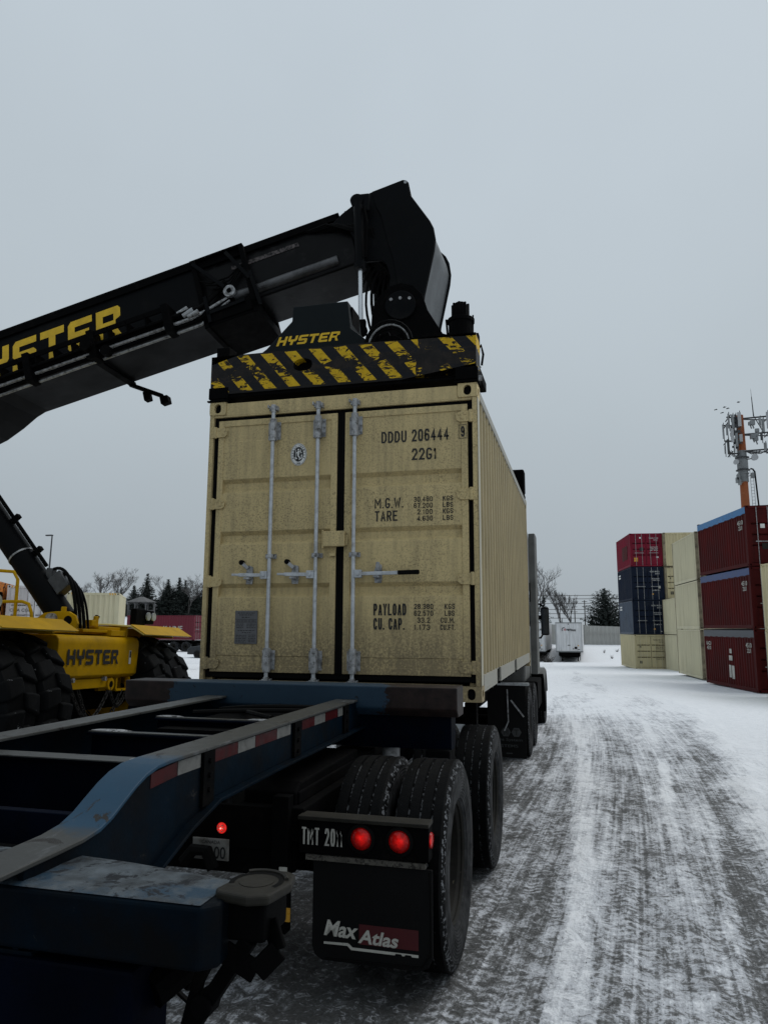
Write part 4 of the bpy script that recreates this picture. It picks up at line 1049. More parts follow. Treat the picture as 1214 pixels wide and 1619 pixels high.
        mb = MB()     # seated figure with staff, scales and a hull, as pale strokes on the dark oval
        for p_, q_, wd in (((0, .035), (0, .048), .016), ((0, .03), (-.004, -.012), .016), ((-.004, -.012), (.012, -.03), .011), ((.012, -.03), (.010, -.052), .009), ((0, .022), (-.022, .010), .007), ((-.024, .044), (-.024, -.046), .004),
                           ((0, .02), (.020, .030), .007), ((.022, .048), (.022, .010), .004), ((.012, .012), (.033, .012), .005), ((-.034, -.03), (-.01, -.038), .009), ((.018, -.040), (.036, -.030), .008), ((.03, -.005), (.03, -.024), .010)):
            a_, b_ = Vector((cx+p_[0], 0, cz+p_[1])), Vector((cx+q_[0], 0, cz+q_[1])); d = (b_-a_).normalized(); nn = Vector((-d.z, 0, d.x))*wd/2
            mb.add([(v_.x, .0140-.0001*len(mb.f), v_.z) for v_ in (a_-nn, b_-nn, b_+nn, a_+nn)], [(0, 1, 2, 3)])
        mb.build('emblem_figure', WHITE, dr)
    else:
        mb = MB(); y = .0200
        def T(s_, x0_, z0_, x1_, z1_, b=0): stroke_to(mb, s_, (x0_, y, z0_), x1_-x0_, z1_-z0_, .140 if z1_-z0_ > .06 else .155)
        T('DDDU', 1.616, 2.122, 1.835, 2.222, .0); T('206444', 1.880, 2.122, 2.196, 2.226, .0); T('22G1', 1.880, 1.962, 2.092, 2.062, .0)
        T('M.G.W.', 1.560, 1.562, 1.808, 1.648, .005); T('TARE', 1.562, 1.452, 1.758, 1.540, .005)
        for s_, z, u_ in (('30.480', 1.627, 'KGS'), ('67.200', 1.574, 'LBS'), ('2.100', 1.521, 'KGS'), ('4.630', 1.466, 'LBS')):
            wd = .158 if len(s_) == 6 else .130
            T(s_, 2.055-wd, z-.021, 2.055, z+.021, .0); T(u_, 2.140, z-.021, 2.225, z+.021, .0)
        T('PAYLOAD', 1.556, .672, 1.832, .768, .005); T('CU. CAP.', 1.556, .557, 1.815, .650, .005)
        for s_, z, wd, u_, ux_, uw in (('28.380', .744, .158, 'KGS', 2.148, .083), ('62.570', .690, .158, 'LBS', 2.148, .080), ('33.2', .634, .105, 'CU.M.', 2.115, .115), ('1.173', .578, .130, 'CU.FT.', 2.112, .122)):
            xr = 2.055 if wd > .14 else 2.028
            T(s_, xr-wd, z-.021, xr, z+.021, .0); T(u_, ux_, z-.021, ux_+uw, z+.021, .0)
        y = .0145; T('9', 2.297, 2.136, 2.329, 2.226, .0); y = .0148
        mb.build('lettering', DECAL, dr)
        mb = MB()
        for a, b, c, d in ((2.278, 2.122, 2.347, 2.126), (2.278, 2.236, 2.347, 2.240), (2.278, 2.126, 2.282, 2.236), (2.343, 2.126, 2.347, 2.236)):
            mb.add([(a, y, b), (c, y, b), (c, y, d), (a, y, d)], [(0, 1, 2, 3)])
        mb.build('number_frame', DECAL, dr)

# ---- background containers: local frame, door end at y=0 facing -y
CPROT = {}
def bg_container(label, M, x, y, z, rz, L=6.058, H=2.591, flip=False, group='containers stacked at the right', text=None, rodm=None, side=None, tarp=None, frame=None, txm=WHITE, cross=False, decor=None, name='shipping_container'):
    side = side or M; frame = frame or M
    key = (M.name, side.name, frame.name, L, H, tarp.name if tarp else 0, rodm.name if rodm else 0)
    o = empty(name, label, 'container', (x, y, z), rz, group)
    if flip:
        o.rotation_euler = (0, 0, rz+math.pi)
        o.location = (x+math.cos(rz)*W_-math.sin(rz)*L, y+math.sin(rz)*W_+math.cos(rz)*L, z)
    if key in CPROT:
        for ch in [c_ for c_ in CPROT[key].children if c_.name.split('.')[0] not in ('lettering', 'sticker', 'logo_patch')]:
            dup(ch, parent=o)
    else:
        CPROT[key] = o
        Ht = H-.30 if tarp else H
        for X, sg in ((.008, 1), (W_-.008, -1)):
            mb = MB(); corr_sheet(mb, corr_profile(.15, L-.15), .16, Ht-.06, lambda s_, d, zz: (X+sg*d, s_, zz)); mb.build('side_wall', side, o)
            mb = MB(); xo = .001 if sg > 0 else W_-.001
            mb.box(min(xo, xo+sg*.06), .15, .01, max(xo, xo+sg*.06), L-.15, .16).box(min(xo, xo+sg*.06), .15, Ht-.08, max(xo, xo+sg*.06), L-.15, Ht-.01)
            mb.build('side_rail', side, o)
            for yy in (0.002, L-.152):
                MB().box(min(xo, xo+sg*.14), yy, .118, max(xo, xo+sg*.14), yy+.15, H-.118).build('corner_post', frame, o)
                for zz in (0, H-.118):
                    mb = MB(); casting(mb, 0 if sg > 0 else W_, 0 if yy < 1 else L, zz, sg, 1 if yy < 1 else -1, 0); mb.build('corner_casting', [frame, RUBBER_HOLE], o)
        MB().box(.16, .01, H-.12, W_-.16, .12, H-.005).build('door_header', frame, o)
        MB().box(.16, .01, .01, W_-.16, .12, .13).build('door_sill', frame, o)
        mb = MB(); corr_sheet(mb, corr_profile(.14, W_-.14, .25, .045), .12, H-.10, lambda s_, d, zz: (s_, L-.01-d, zz))
        mb.box(.15, L-.10, H-.12, W_-.15, L-.003, H-.005).box(.15, L-.10, .01, W_-.15, L-.003, .12).build('front_wall', side, o)
        if tarp:
            n = 24; vs = []
            for i in range(n+1):
                yy = .03+(L-.06)*i/n; sag = .02*math.sin(i*1.9)
                vs += [(-.012, yy, Ht-.04+.02*math.sin(i*2.3)), (-.010, yy, H-.05), (.10, yy, H-.008+sag*.3), (W_/2, yy, H+.03), (W_-.10, yy, H-.008), (W_+.010, yy, H-.05), (W_+.012, yy, Ht-.04)]
            MB().add(vs, [(i*7+j, i*7+j+1, i*7+j+8, i*7+j+7) for i in range(n) for j in range(6)]).build('tarpaulin', tarp, o)
        else:
            MB().box(.05, .1, H-.05, W_-.05, L-.08, H-.02).build('roof', side, o)
        MB().box(.1, .1, .1, W_-.1, L-.1, .15).build('floor', BLKM, o)
        hb = H-2.591
        for (x0, x1) in ((.15, 1.205), (1.235, W_-.15)):
            mb = MB(); door_panel(mb, x0, x1, .15, H-.13, .03, tuple((a+hb*.5, b+hb*.5) for a, b in bandsL)); dr = mb.build('door', M, o)
            for f in (.28, .72):
                xr = x0+(x1-x0)*f
                rd_ = MB().cyl((xr, .002, .06), (xr, .002, H-.05), .015, n=8).build('lock_rod', rodm or GALVD, dr)
            MB().box(x0+.2, -.02, 1.03, x1-.18, .01, 1.065).build('handle', rodm or GALVD, dr)
        MB().box(.12, .07, .14, W_-.12, .09, H-.12).build('gasket_backing', RUBBER_HOLE, o)
    if text or decor:
        mb = MB(); yy = .012
        for (s_, a, b, c, d) in (text or ()): text_to(mb, s_, (a, yy, b), *XZ, c-a, d-b)
        if text: mb.build('lettering', txm, o)
        for (nm, mt, a, b, c, d) in (decor or ()): MB().box(a, yy, b, c, .034, d).build(nm, mt, o)
    return o

# ================================================================== blue skeletal trailer under the container
tr = empty('container_trailer', 'blue skeletal container trailer with worn paint, red tail lamps and twin wheels', 'trailer', (1.2, -1.5, gz(1.2, -1.5)))
PT = dict(parent=tr, wp=True)
# main rails : S shaped step at the rear
top = [(-4.19, -.054), (-3.98, -.050), (-3.86, -.046), (-3.78, -.035), (-3.72, -.012), (-3.66, .022), (-3.60, .055), (-3.54, .080), (-3.47, .096), (-3.38, .100), (-3.2, .100), (-2.4, .100), (-1.6, .100), (-.80, .100)]
bot_near = [(-.80, -.075), (-1.6, -.085), (-2.4, -.092), (-3.04, -.105), (-3.25, -.16), (-3.47, -.245), (-3.62, -.26), (-4.09, -.265)]
for X0, X1 in ((1.60, 1.75), (.65, .80)):
    xc = (X0+X1)/2
    web = MB().prism([(max(a, -4.09), b-.012) for a, b in top]+bot_near, 'x', (X1-.03) if X0 > 1 else X0+.01, (X1-.012) if X0 > 1 else X0+.028)
    ob = web.build('main_rail', BLUE, bevel=.002, **PT)
    mb = MB(); n = len(top)
    vs = []
    for a, b in top: vs += [(X0, a, b), (X1, a, b), (X1, a, b-.014), (X0, a, b-.014)]
    fs = [(i*4+j, i*4+(j+1) % 4, i*4+4+(j+1) % 4, i*4+4+j) for i in range(n-1) for j in range(4)]+[(0, 1, 2, 3), ((n-1)*4+3, (n-1)*4+2, (n-1)*4+1, (n-1)*4)]
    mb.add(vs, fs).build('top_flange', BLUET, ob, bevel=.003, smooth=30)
    mb = MB(); vs = []; n = len(bot_near)
    for a, b in bot_near: vs += [(X0+.0, a, b), (X1+.03, a, b), (X1+.03, a, b-.014), (X0+.0, a, b-.014)]
    fs = [(i*4+j, i*4+(j+1) % 4, i*4+4+(j+1) % 4, i*4+4+j) for i in range(n-1) for j in range(4)]+[(0, 1, 2, 3), ((n-1)*4+3, (n-1)*4+2, (n-1)*4+1, (n-1)*4)]
    mb.add(vs, fs).build('bottom_flange', BLUE, ob, bevel=.003)
    for yy in (-3.10, -2.14, -1.30):
        zb = np.interp(yy, [q[0] for q in bot_near[::-1]], [q[1] for q in bot_near[::-1]])
        x = (X1-.0115, X1-.001) if X0 > 1 else (X0+.001, X0+.0095)
        MB().box(x[0], yy-.045, zb+.002, x[1]+.004, yy+.045, .085).build('stiffener', BLKM, ob)
    if X0 > 1:
        segs = [(-3.50, -3.325, 'r'), (-3.32, -3.15, 'w'), (-3.05, -2.825, 'r'), (-2.82, -2.645, 'w'), (-2.64, -2.395, 'r'), (-2.39, -2.215, 'w'), (-2.05, -1.86, 'r'), (-1.855, -1.68, 'w'), (-1.67, -1.45, 'r'), (-1.44, -1.345, 'w')]
        zt = lambda yy: float(np.interp(yy, [q[0] for q in top], [q[1] for q in top]))-.018
        for a, b, c_ in segs:
            pts = [(a, zt(a)-.050), (b, zt(b)-.050), (b, zt(b)), (a, zt(a))]
            MB().prism(pts, 'x', X1-.0118, X1-.0100).build('reflective_tape', TAPR if c_ == 'r' else TAPW, ob)
# main frame continuing under the container, lower
for X in (.68, 1.60):
    MB().box(X, -.78, -.36, X+.13, 9.6, -.05).build('front_rail', BLUE, bevel=.006, **PT)
# cross members
for yy, zt_ in ((-3.20, .055), (-2.54, .055), (-1.94, .055)):
    mb = MB().box(.812, yy-.05, zt_-.012, 1.706, yy+.05, zt_).box(.812, yy-.006, -.12 if yy > -3 else -.24, 1.706, yy+.006, zt_-.0125)
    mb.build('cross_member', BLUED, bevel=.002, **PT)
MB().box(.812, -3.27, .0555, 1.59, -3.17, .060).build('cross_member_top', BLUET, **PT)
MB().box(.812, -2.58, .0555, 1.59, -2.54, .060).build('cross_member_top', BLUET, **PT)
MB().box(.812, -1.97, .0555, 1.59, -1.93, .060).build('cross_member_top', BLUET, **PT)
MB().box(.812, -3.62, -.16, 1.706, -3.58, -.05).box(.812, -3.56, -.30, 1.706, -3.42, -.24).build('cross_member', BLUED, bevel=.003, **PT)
# front bolster
mb = MB()
mb.prism([(-1.06, .190), (-.80, .190), (-.80, .0), (-1.0, .0), (-1.03, .025), (-1.055, .05)], 'x', -.005, 2.415)
fb = mb.build('bolster', RUSTB, bevel=.008, **PT)
MB().box(-.02, -.97, -.21, 2.36, -.80, -.002).build('bolster_core', BLUED, fb)
MB().box(2.20, -1.03, -.33, 2.36, -.82, -.205).build('lock_housing', BLKM, bevel=.01, **PT)
# hoses lying between the rails
for k, (a, b, c_) in enumerate((((.85, -1.25, .03), (1.2, -1.45, .09), (1.58, -1.15, .05)), ((.9, -1.7, .06), (1.3, -1.55, .075), (1.6, -1.35, .05)), ((1.0, -1.2, .02), (1.25, -1.75, .085), (1.5, -1.9, .07)))):
    pts = []
    for i in range(13):
        u = i/12; pts.append(Vector(a)*(1-u)**2+Vector(b)*2*u*(1-u)+Vector(c_)*u*u)
    MB().tube(pts, .014, 7).build('air_hose', RUBBER_HOLE, **PT)
MB().box(.9, -2.1, .0, 1.55, -1.2, .015).build('frame_plate', BLKM, **PT)
# rear bolster with flaking paint
mb = MB()
pts = [(.10, -4.12), (2.27, -4.12), (2.31, -4.08), (2.30, -3.93), (1.92, -3.86), (1.60, -3.83), (.80, -3.83), (.10, -3.9)]
rb = MB().prism(pts, 'z', -.25, -.100).build('rear_bolster', BLUE, bevel=.012, seg=3, **PT)
mb = MB(); rd = random.Random(4)
nx_, ny_ = 64, 9; vs = []
for j in range(ny_):
    for i in range(nx_):
        u, v_ = i/(nx_-1), j/(ny_-1); x = .12+2.15*u; yb = np.interp(x, [.1, .8, 1.6, 1.92, 2.3], [-3.9, -3.835, -3.835, -3.866, -3.935])
        y = -4.115+(yb+4.115)*v_
        vs.append((x, y, -.0985+.014*(fbm(np.array(x*5.), np.array(y*9.), 3, 3)-.3)*(0 < i < nx_-1)*(0 < j < ny_-1)))
mb.add(vs, [(j*nx_+i, j*nx_+i+1, (j+1)*nx_+i+1, (j+1)*nx_+i) for j in range(ny_-1) for i in range(nx_-1)]).build('flaking_top_paint', CHIPT, rb, smooth=50)
# twist lock pad at the corner
pad = [(2.268, -4.035), (2.285, -4.055), (2.37, -4.072), (2.42, -4.05), (2.44, -3.95), (2.425, -3.88), (2.40, -3.865), (2.300, -3.865)]
pd = MB().prism(pad, 'z', -.108, -.082).build('twist_lock_pad', PADT, bevel=.008, seg=3, **PT)
mb = MB()
arc = lambda r, a0, a1, n=14: [(2.350+r*.84*math.cos(math.radians(a0+(a1-a0)*i/(n-1))), -3.965+r*.86*math.sin(math.radians(a0+(a1-a0)*i/(n-1)))) for i in range(n)]
o_, i_ = arc(.085, -25, 205), arc(.068, -25, 205)
vs = [(x, y, -.0812) for x, y in o_]+[(x, y, -.0812) for x, y in i_]; n = 14
mb.add(vs, [(i, i+1, n+i+1, n+i) for i in range(n-1)]).build('lock_groove', RUBBER_HOLE, pd)
MB().tube([(x, y, -.080) for x, y in arc(.092, 20, 130, 10)], .006, 6).build('lock_rib', PADT, pd)
MB().cyl((2.350, -3.965, -.082), (2.350, -3.965, -.0805), .046, n=20).build('lock_cone', PADT, pd, smooth=30)
MB().box(2.285, -4.035, -.205, 2.405, -3.88, -.1085).box(2.25, -4.025, -.23, 2.2845, -3.9, -.12).build('twist_lock_body', BLKM, bevel=.012, **PT)
MB().tube([(2.20, -4.07, -.125), (2.19, -4.085, -.17), (2.20, -4.08, -.205), (2.26, -4.08, -.207)], .005, 6).build('lock_pin_wire', GALVD, **PT)
mb = MB().bar((2.26, -4.03, -.215), (2.38, -4.02, -.275), .012, .055).bar((2.38, -4.02, -.275), (2.43, -4.0, -.225), .012, .055).bar((2.43, -4.0, -.225), (2.40, -3.99, -.16), .012, .05)
mb.build('lock_handle', BLKM, bevel=.004, **PT)
mb = MB().bar((2.36, -4.02, -.20), (2.17, -3.99, -.47), .030, .040).bar((2.17, -3.99, -.47), (1.93, -3.96, -.86), .034, .044).bar((2.24, -4.01, -.24), (2.17, -3.99, -.47), .020, .030)
mb.cyl((2.235, -4.03, -.37), (2.235, -3.97, -.37), .03, n=10)
mb.build('lever_bar', BLKM, bevel=.004, **PT)
for x, z in ((1.20, -.40), (2.08, -.36)): MB().cyl((x, -4.0, z), (x+.06, -3.9, z+.05), .05, n=10).build('air_fitting', BLKM, **PT)
# rear post under the bolster
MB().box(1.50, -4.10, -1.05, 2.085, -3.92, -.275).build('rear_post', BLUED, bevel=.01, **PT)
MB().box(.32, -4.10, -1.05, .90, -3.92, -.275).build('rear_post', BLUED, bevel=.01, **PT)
MB().box(.3, -4.09, -1.0, 2.085, -3.95, -.88).build('underride_bar', BLKM, bevel=.01, **PT)
# bogie sub frame
for X in (.55, 1.50):
    MB().box(X, -2.32, -.46, X+.36, .75, -.30).box(X+.05, -2.25, -.30, X+.31, .7, -.24).build('bogie_beam', BLKM, bevel=.008, **PT)
MB().prism([(-2.268, -.62), (-2.268, -.24), (-2.20, -.20), (-1.2, -.19), (-1.2, -.5)], 'x', 1.515, 1.798).build('bogie_end_box', BLKM, bevel=.01, **PT)
MB().box(.5, -2.33, -.62, 1.78, -2.26, -.40).build('rear_cross_bar', BLKM, bevel=.008, **PT)
for yy in (-1.75, .06):
    MB().cyl((.1, yy, -.70), (2.3, yy, -.70), .065, n=14).build('axle', BLKM, smooth=40, **PT)
for yy in (-1.3, -.35):
    MB().cyl((1.45, yy, -.33), (1.45, yy, -.05), .075, n=16).build('air_bag', GALVD if yy > -1 else BLKM, smooth=40, **PT)
MB().cyl((1.93, -.86, -.42), (1.93, -.86, -.16), .06, n=16).build('air_cylinder', GALVD, smooth=40, **PT)
# wheels
def truck_tyre(r=.515, w=.275):
    h = w/2; p_ = [(.292, -h*.72), (.315, -h*.90), (.36, -h*.985), (.365, -h*1.0), (.43, -h*1.0), (.435, -h*.985), (r-.055, -h*.965), (r-.045, -h*.97), (r-.03, -h*.93), (r-.010, -h*.86)]
    cols = []
    xs = np.linspace(-h*.84, h*.84, 5)
    for i in range(4):
        a, b = xs[i], xs[i+1]; g = .006
        cols += [(r-.003 if 0 < i < 3 else r-.006, a+g), (r-.001, b-g)]
        if i < 3: cols += [(r-.017, b-g*.7), (r-.017, b+g*.7)]
    q_ = [(a, -b) for a, b in p_[::-1]]
    return p_+cols+q_+[(.285, h*.5), (.285, -h*.5)]
def rim_prof(h):
    return [(.288, -h*.72), (.300, -h*.80), (.300, -h*.74), (.272, -h*.55), (.262, -.02), (.255, .015), (.245, .02), (.10, .045), (.10, .06), (.25, .035), (.272, .03), (.280, h*.5)]
def make_dual(parent, x_out, y, z, side=1, name='wheel'):
    for k, xc in enumerate((x_out-side*.1375, x_out-side*(.1375+.315))):
        wh = bpy.data.objects.new(name, None); COL.objects.link(wh); wh.parent = parent; wh.matrix_parent_inverse = parent.matrix_basis.inverted(); wh.location = (xc, y, z)
        MB().lathe(truck_tyre(), 'x', (0, 0, 0), 72).build('tyre', TYRE, wh, smooth=32)
        mb = MB().lathe([(a, -side*b) for a, b in rim_prof(.1375)], 'x', (0, 0, 0), 40)
        if k == 0:
            mb.cyl((-side*.06, 0, 0), (side*.015, 0, 0), .09, .08, 20).cyl((side*.015, 0, 0), (side*.03, 0, 0), .06, .05, 16)
            for i in range(10):
                a = 2*math.pi*i/10; mb.cyl((-side*.04, .165*math.cos(a), .165*math.sin(a)), (side*.0, .165*math.cos(a), .165*math.sin(a)), .016, n=6)
        mb.build('rim', RIM, wh, smooth=35)
def wz(x, y): return gz(x, y)+.512
for yy in (-1.76, .06):
    make_dual(tr, 2.54, yy, wz(2.3, yy), 1)
    make_dual(tr, -.10, yy, wz(0, yy), -1)
# rear light bar
lb_ = MB().box(1.855, -2.36, -.490, 2.485, -2.275, -.320).build('light_bar', BLKM, bevel=.004, **PT)
MB().box(1.850, -2.375, -.337, 2.488, -2.27, -.319).build('light_bar_lip', PADT, lb_, bevel=.003)
for x in (2.165, 2.348):
    l_ = MB().lathe([(.0, -.020), (.030, -.017), (.050, -.006), (.052, .0), (0, 0)], 'y', (x, -2.362, -.405), 28).build('tail_lamp', REDL, lb_, smooth=60)
    MB().lathe([(.052, -.012), (.066, -.008), (.066, .001), (.052, .001)], 'y', (x, -2.362, -.405), 28).build('lamp_grommet', RUBBER_HOLE, l_, smooth=40)
MB().lathe([(0, .012), (.034, .008), (.036, 0), (0, 0)], 'x', (2.486, -2.32, -.40), 18).build('side_marker_lamp', REDL, lb_, smooth=60)
mb = MB(); stroke_to(mb, 'TMT 2011', (1.868, -2.3615, -.450), .205, .078, .115); mb.build('lettering', WORNW, lb_)
MB().box(1.690, -2.2715, -.33, 1.704, -2.2685, -.265).build('paint_scrape', WORNW, **PT)
MB().box(1.89, -2.366, -.517, 2.470, -2.33, -.494).build('tread_plate_strip', paint('worn_tread_plate', (.085, .078, .066), .6, .3, var=.3, scale=14, chip=(.02, .018, .015), cscale=50, camt=(.5, .58), bump=.8), lb_)
# mud flap
fx0, fx1, fz0, fz1 = 1.925, 2.500, -.955, -.52
pts = [(fx0+.05, fz0), (fx1-.06, fz0), (fx1-.02, fz0+.02), (fx1, fz0+.06), (fx1, fz1), (fx0, fz1), (fx0, fz0+.06), (fx0+.015, fz0+.02)]
mf = MB().prism(pts, 'y', -2.352, -2.342).build('mud_flap', paint('black_flap_rubber', (.0028, .0028, .003), .7, var=.3, spec=.15), bevel=.003, **PT)
MB().tube([(fx1-.012, -2.3545, fz1-.01), (fx1-.006, -2.3545, -.75), (fx1-.008, -2.3545, fz0+.08), (fx1-.05, -2.3545, fz0+.02), (fx0+.07, -2.3545, fz0+.012)], .004, 5).build('flap_rim', RUBBER_HOLE, mf)
MB().add([(2.155, -2.3535, -.868), (2.435, -2.3535, -.868), (2.435, -2.3535, -.782), (2.155, -2.3535, -.782)], [(0, 1, 2, 3)]).build('red_panel', REDD, mf)
mb = MB(); y = -2.3555
text_to(mb, 'Max', (1.985, y, -.845), (1, 0, -.03), (0, 0, 1), .155, .070, .028, .25)
text_to(mb, 'Atlas', (2.150, y, -.862), (1, 0, -.03), (0, 0, 1), .185, .060, .028, .25)
mb.add([(x, y, z) for x, z in ((1.985, -.872), (2.105, -.868), (2.125, -.884), (2.435, -.884), (2.435, -.896), (2.405, -.896), (2.40, -.889), (2.375, -.889), (2.37, -.896), (2.36, -.896), (2.355, -.889), (2.33, -.889), (2.325, -.896), (2.118, -.896), (2.10, -.880), (1.985, -.882))], [tuple(range(16))])
mb.build('lettering', WORNW, mf)
mf2 = dup(mf, parent=tr); mf2.matrix_parent_inverse = tr.matrix_basis.inverted(); mf2.location = (-1.97, 0, 0)
lb2 = dup(lb_, parent=tr); lb2.matrix_parent_inverse = tr.matrix_basis.inverted(); lb2.location = (-1.89, 0, 0)
# number plate and small red marker between
np_ = MB().box(1.30, -2.375, -.555, 1.495, -2.368, -.455).build('number_plate', paint('pale_number_plate', (.20, .195, .18), .6, var=.15, scale=20, dirt=(.07, .06, .045), dscale=14, bump=0), bevel=.002, **PT)
mb = MB(); text_to(mb, '200', (1.385, -2.3765, -.548), *XZ, .095, .058, .012); text_to(mb, 'CANADA', (1.35, -2.3765, -.480), *XZ, .10, .016, .006); mb.build('lettering', DECAL, np_)
MB().tube([(1.28, -2.42, -.56), (1.33, -2.42, -.50), (1.40, -2.42, -.50), (1.44, -2.42, -.58)], .03, 8).build('hanging_flap', RUBBER_HOLE, **PT)
MB().box(1.10, -2.34, -.50, 1.79, -2.31, -.30).build('lamp_panel', BLKM, bevel=.004, **PT)
l_ = MB().lathe([(0, -.012), (.020, -.010), (.026, -.002), (.026, 0), (0, 0)], 'y', (1.438, -2.342, -.412), 20).build('marker_lamp', REDS, smooth=60, **PT)
mb = MB()
for i in range(7):
    a = 2*math.pi*i/6; r = .015 if i < 6 else 0
    mb.lathe([(0, -.018), (.004, -.016), (.005, -.010), (0, -.010)], 'y', (1.438+r*math.cos(a), -2.342, -.412+r*math.sin(a)), 8)
mb.build('led', lamp('bright_led', (1.0, .25, .2), 3.0), l_)
MB().box(1.76, -2.372, -.66, 1.80, -2.368, -.56).build('white_sticker', WORNW, **PT)
MB().box(1.775, -2.372, -.80, 1.82, -2.367, -.74).build('yellow_reflector', AMBER, **PT)
MB().box(1.715, -2.366, -.86, 1.798, -2.30, -.24).build('flap_post', BLKM, bevel=.004, **PT)
# bolts, weld beads, cables and caught snow on the trailer
rd = random.Random(21)
for yy in (-3.10, -2.14, -1.30):
    mb = MB()
    for k in range(3): mb.cyl((1.752, yy, .05-.055*k), (1.762, yy, .05-.055*k), .011, n=6)
    mb.build('bolt_row', BLKM, **PT)
for k in range(2): MB().tube([(2.20+.03*k, -3.9, -.26), (2.12, -3.88+.02*k, -.40-.05*k), (1.98, -3.86, -.36), (1.92, -3.8, -.27)], .009, 6).build('electric_cable', RUBBER_HOLE, **PT)
for (x, y, z, rx, ry) in ((.93, -2.54, .0606, .12, .030), (1.46, -1.95, .0606, .09, .018), (.90, -1.94, .0606, .10, .02), (1.52, -3.22, .0606, .05, .04)):
    n = 18; ring_ = [(x+rx*math.cos(2*math.pi*k/n)*rd.uniform(.6, 1.1), y+ry*math.sin(2*math.pi*k/n)*rd.uniform(.5, 1.1)) for k in range(n)]
    mb = MB().add([(a, b, z) for a, b in ring_]+[(x+(a-x)*.6, y+(b-y)*.6, z+.006) for a, b in ring_], [(k, (k+1) % n, n+(k+1) % n, n+k) for k in range(n)]+[tuple(range(n, 2*n))])
    mb.build('caught_snow', paint('grimy_snow', (.22, .225, .23), .7, var=.4, scale=30, chip=(.03, .03, .03), cscale=40, camt=(.52, .58)), smooth=60, **PT)
# landing legs
for X in (.45, 1.85): MB().box(X, 3.0, -1.05, X+.14, 3.14, -.3).box(X-.06, 2.95, -1.10, X+.2, 3.19, -1.05).build('landing_leg', BLKM, bevel=.006, **PT)

# ================================================================== tractor unit in front
tk = empty('lorry_tractor', 'grey white lorry tractor mostly hidden ahead of the beige container, black mirror showing', 'lorry', (1.2, 6.5, gz(1.2, 6.5)))
PK = dict(parent=tk, wp=True)
for X in (.72, 1.58): MB().box(X, 4.9, -.62, X+.1, 12.4, -.38).build('frame_rail', BLKM, bevel=.006, **PK)
zc = lambda y: gz(1, y)
cb = MB().prism([(8.55, -.45), (8.55, 2.30), (8.75, 2.62), (10.2, 2.66), (10.9, 2.30), (11.3, 1.35), (11.35, .30), (12.6, .12), (12.75, -.1), (12.75, -.75), (11.6, -.75), (11.4, -.45)], 'x', .20, 2.18).build('cab', TRUCKW, bevel=.06, seg=3, **PK)
MB().prism([(10.0, .55), (10.0, 1.35), (10.75, 1.38), (11.15, .60)], 'x', 2.1805, 2.186).build('side_window', GLASS, cb)
MB().box(2.182, 9.95, -.42, 2.192, 11.3, .5).build('cab_door', TRUCKW, cb, bevel=.02)
MB().box(.3, 8.53, 1.1, 2.1, 8.55, 2.1).build('rear_panel', BLKM, cb)
for X, q in ((2.33, 1), (-.0, -1)):
    MB().prism([(X, 7.95), (X+.115, 7.93), (X+.125, 8.02), (X+.12, 8.56), (X+.05, 8.56), (X+.045, 8.02), (X, 8.02)], 'z', -.245, 2.315).build('side_fairing', TRUCKW, bevel=.012, **PK)
MB().box(2.345, 8.05, .32, 2.44, 8.1, .34).build('fairing_seam', BLKM, **PK)
MB().box(2.325, 7.94, 1.05, 2.345, 7.99, 1.40).build('grab_recess', BLKM, **PK)
# mirror
mr_ = MB().box(2.440, 9.62, .435, 2.60, 9.76, 1.0).build('mirror', BLKM, bevel=.03, seg=3, **PK)
MB().box(2.455, 9.605, .46, 2.585, 9.62, .97).build('mirror_glass', GLASS, mr_)
MB().tube([(2.30, 9.9, 1.06), (2.42, 9.8, 1.07), (2.49, 9.72, 1.02)], .018, 8).build('mirror_arm', BLKM, mr_)
MB().tube([(2.28, 9.9, .37), (2.42, 9.85, .38), (2.46, 9.78, .44)], .018, 8).build('mirror_arm', BLKM, mr_)
MB().box(2.30, 9.70, .62, 2.36, 9.8, .92).cyl((2.36, 9.7, .79), (2.44, 9.7, .79), .045, n=12).build('mirror_mount', BLKM, mr_, bevel=.005)
# front wing and step fairing
mb = MB(); n = 14; vs = []
for i in range(n+1):
    a = math.radians(15+150*i/n); yy, zz = 10.9+.66*math.cos(a), zc(10.9)+.52+.66*math.sin(a)
    vs += [(2.04, yy, zz), (2.42, yy, zz), (2.455, yy, zz-.05), (2.44, yy, zz-.07), (2.04, yy, zz-.04)]
mb.add(vs, [(i*5+j, i*5+(j+1) % 5, i*5+5+(j+1) % 5, i*5+5+j) for i in range(n) for j in range(5)]).build('front_wing', TRUCKW, smooth=40, **PK)
MB().prism([(2.05, -1.08), (2.475, -1.11), (2.455, -.50), (2.44, -.36), (2.10, -.36)], 'y', 10.0, 10.06).build('wing_flap', BLKM, bevel=.01, **PK)
MB().box(2.06, 8.6, -.95, 2.40, 10.0, -.42).build('side_skirt', BLKM, bevel=.03, **PK)
MB().cyl((2.10, 8.2, -.75), (2.10, 9.9, -.75), .28, n=24).build('fuel_tank', BLKM, smooth=40, **PK)
for yy in (5.85, 7.15):
    make_dual(tk, 2.44, yy, wz(2.3, yy), 1)
    make_dual(tk, -.04, yy, wz(0, yy), -1)
    MB().cyl((.1, yy, zc(yy)+.51), (2.3, yy, zc(yy)+.51), .08, n=12).build('axle', BLKM, **PK)
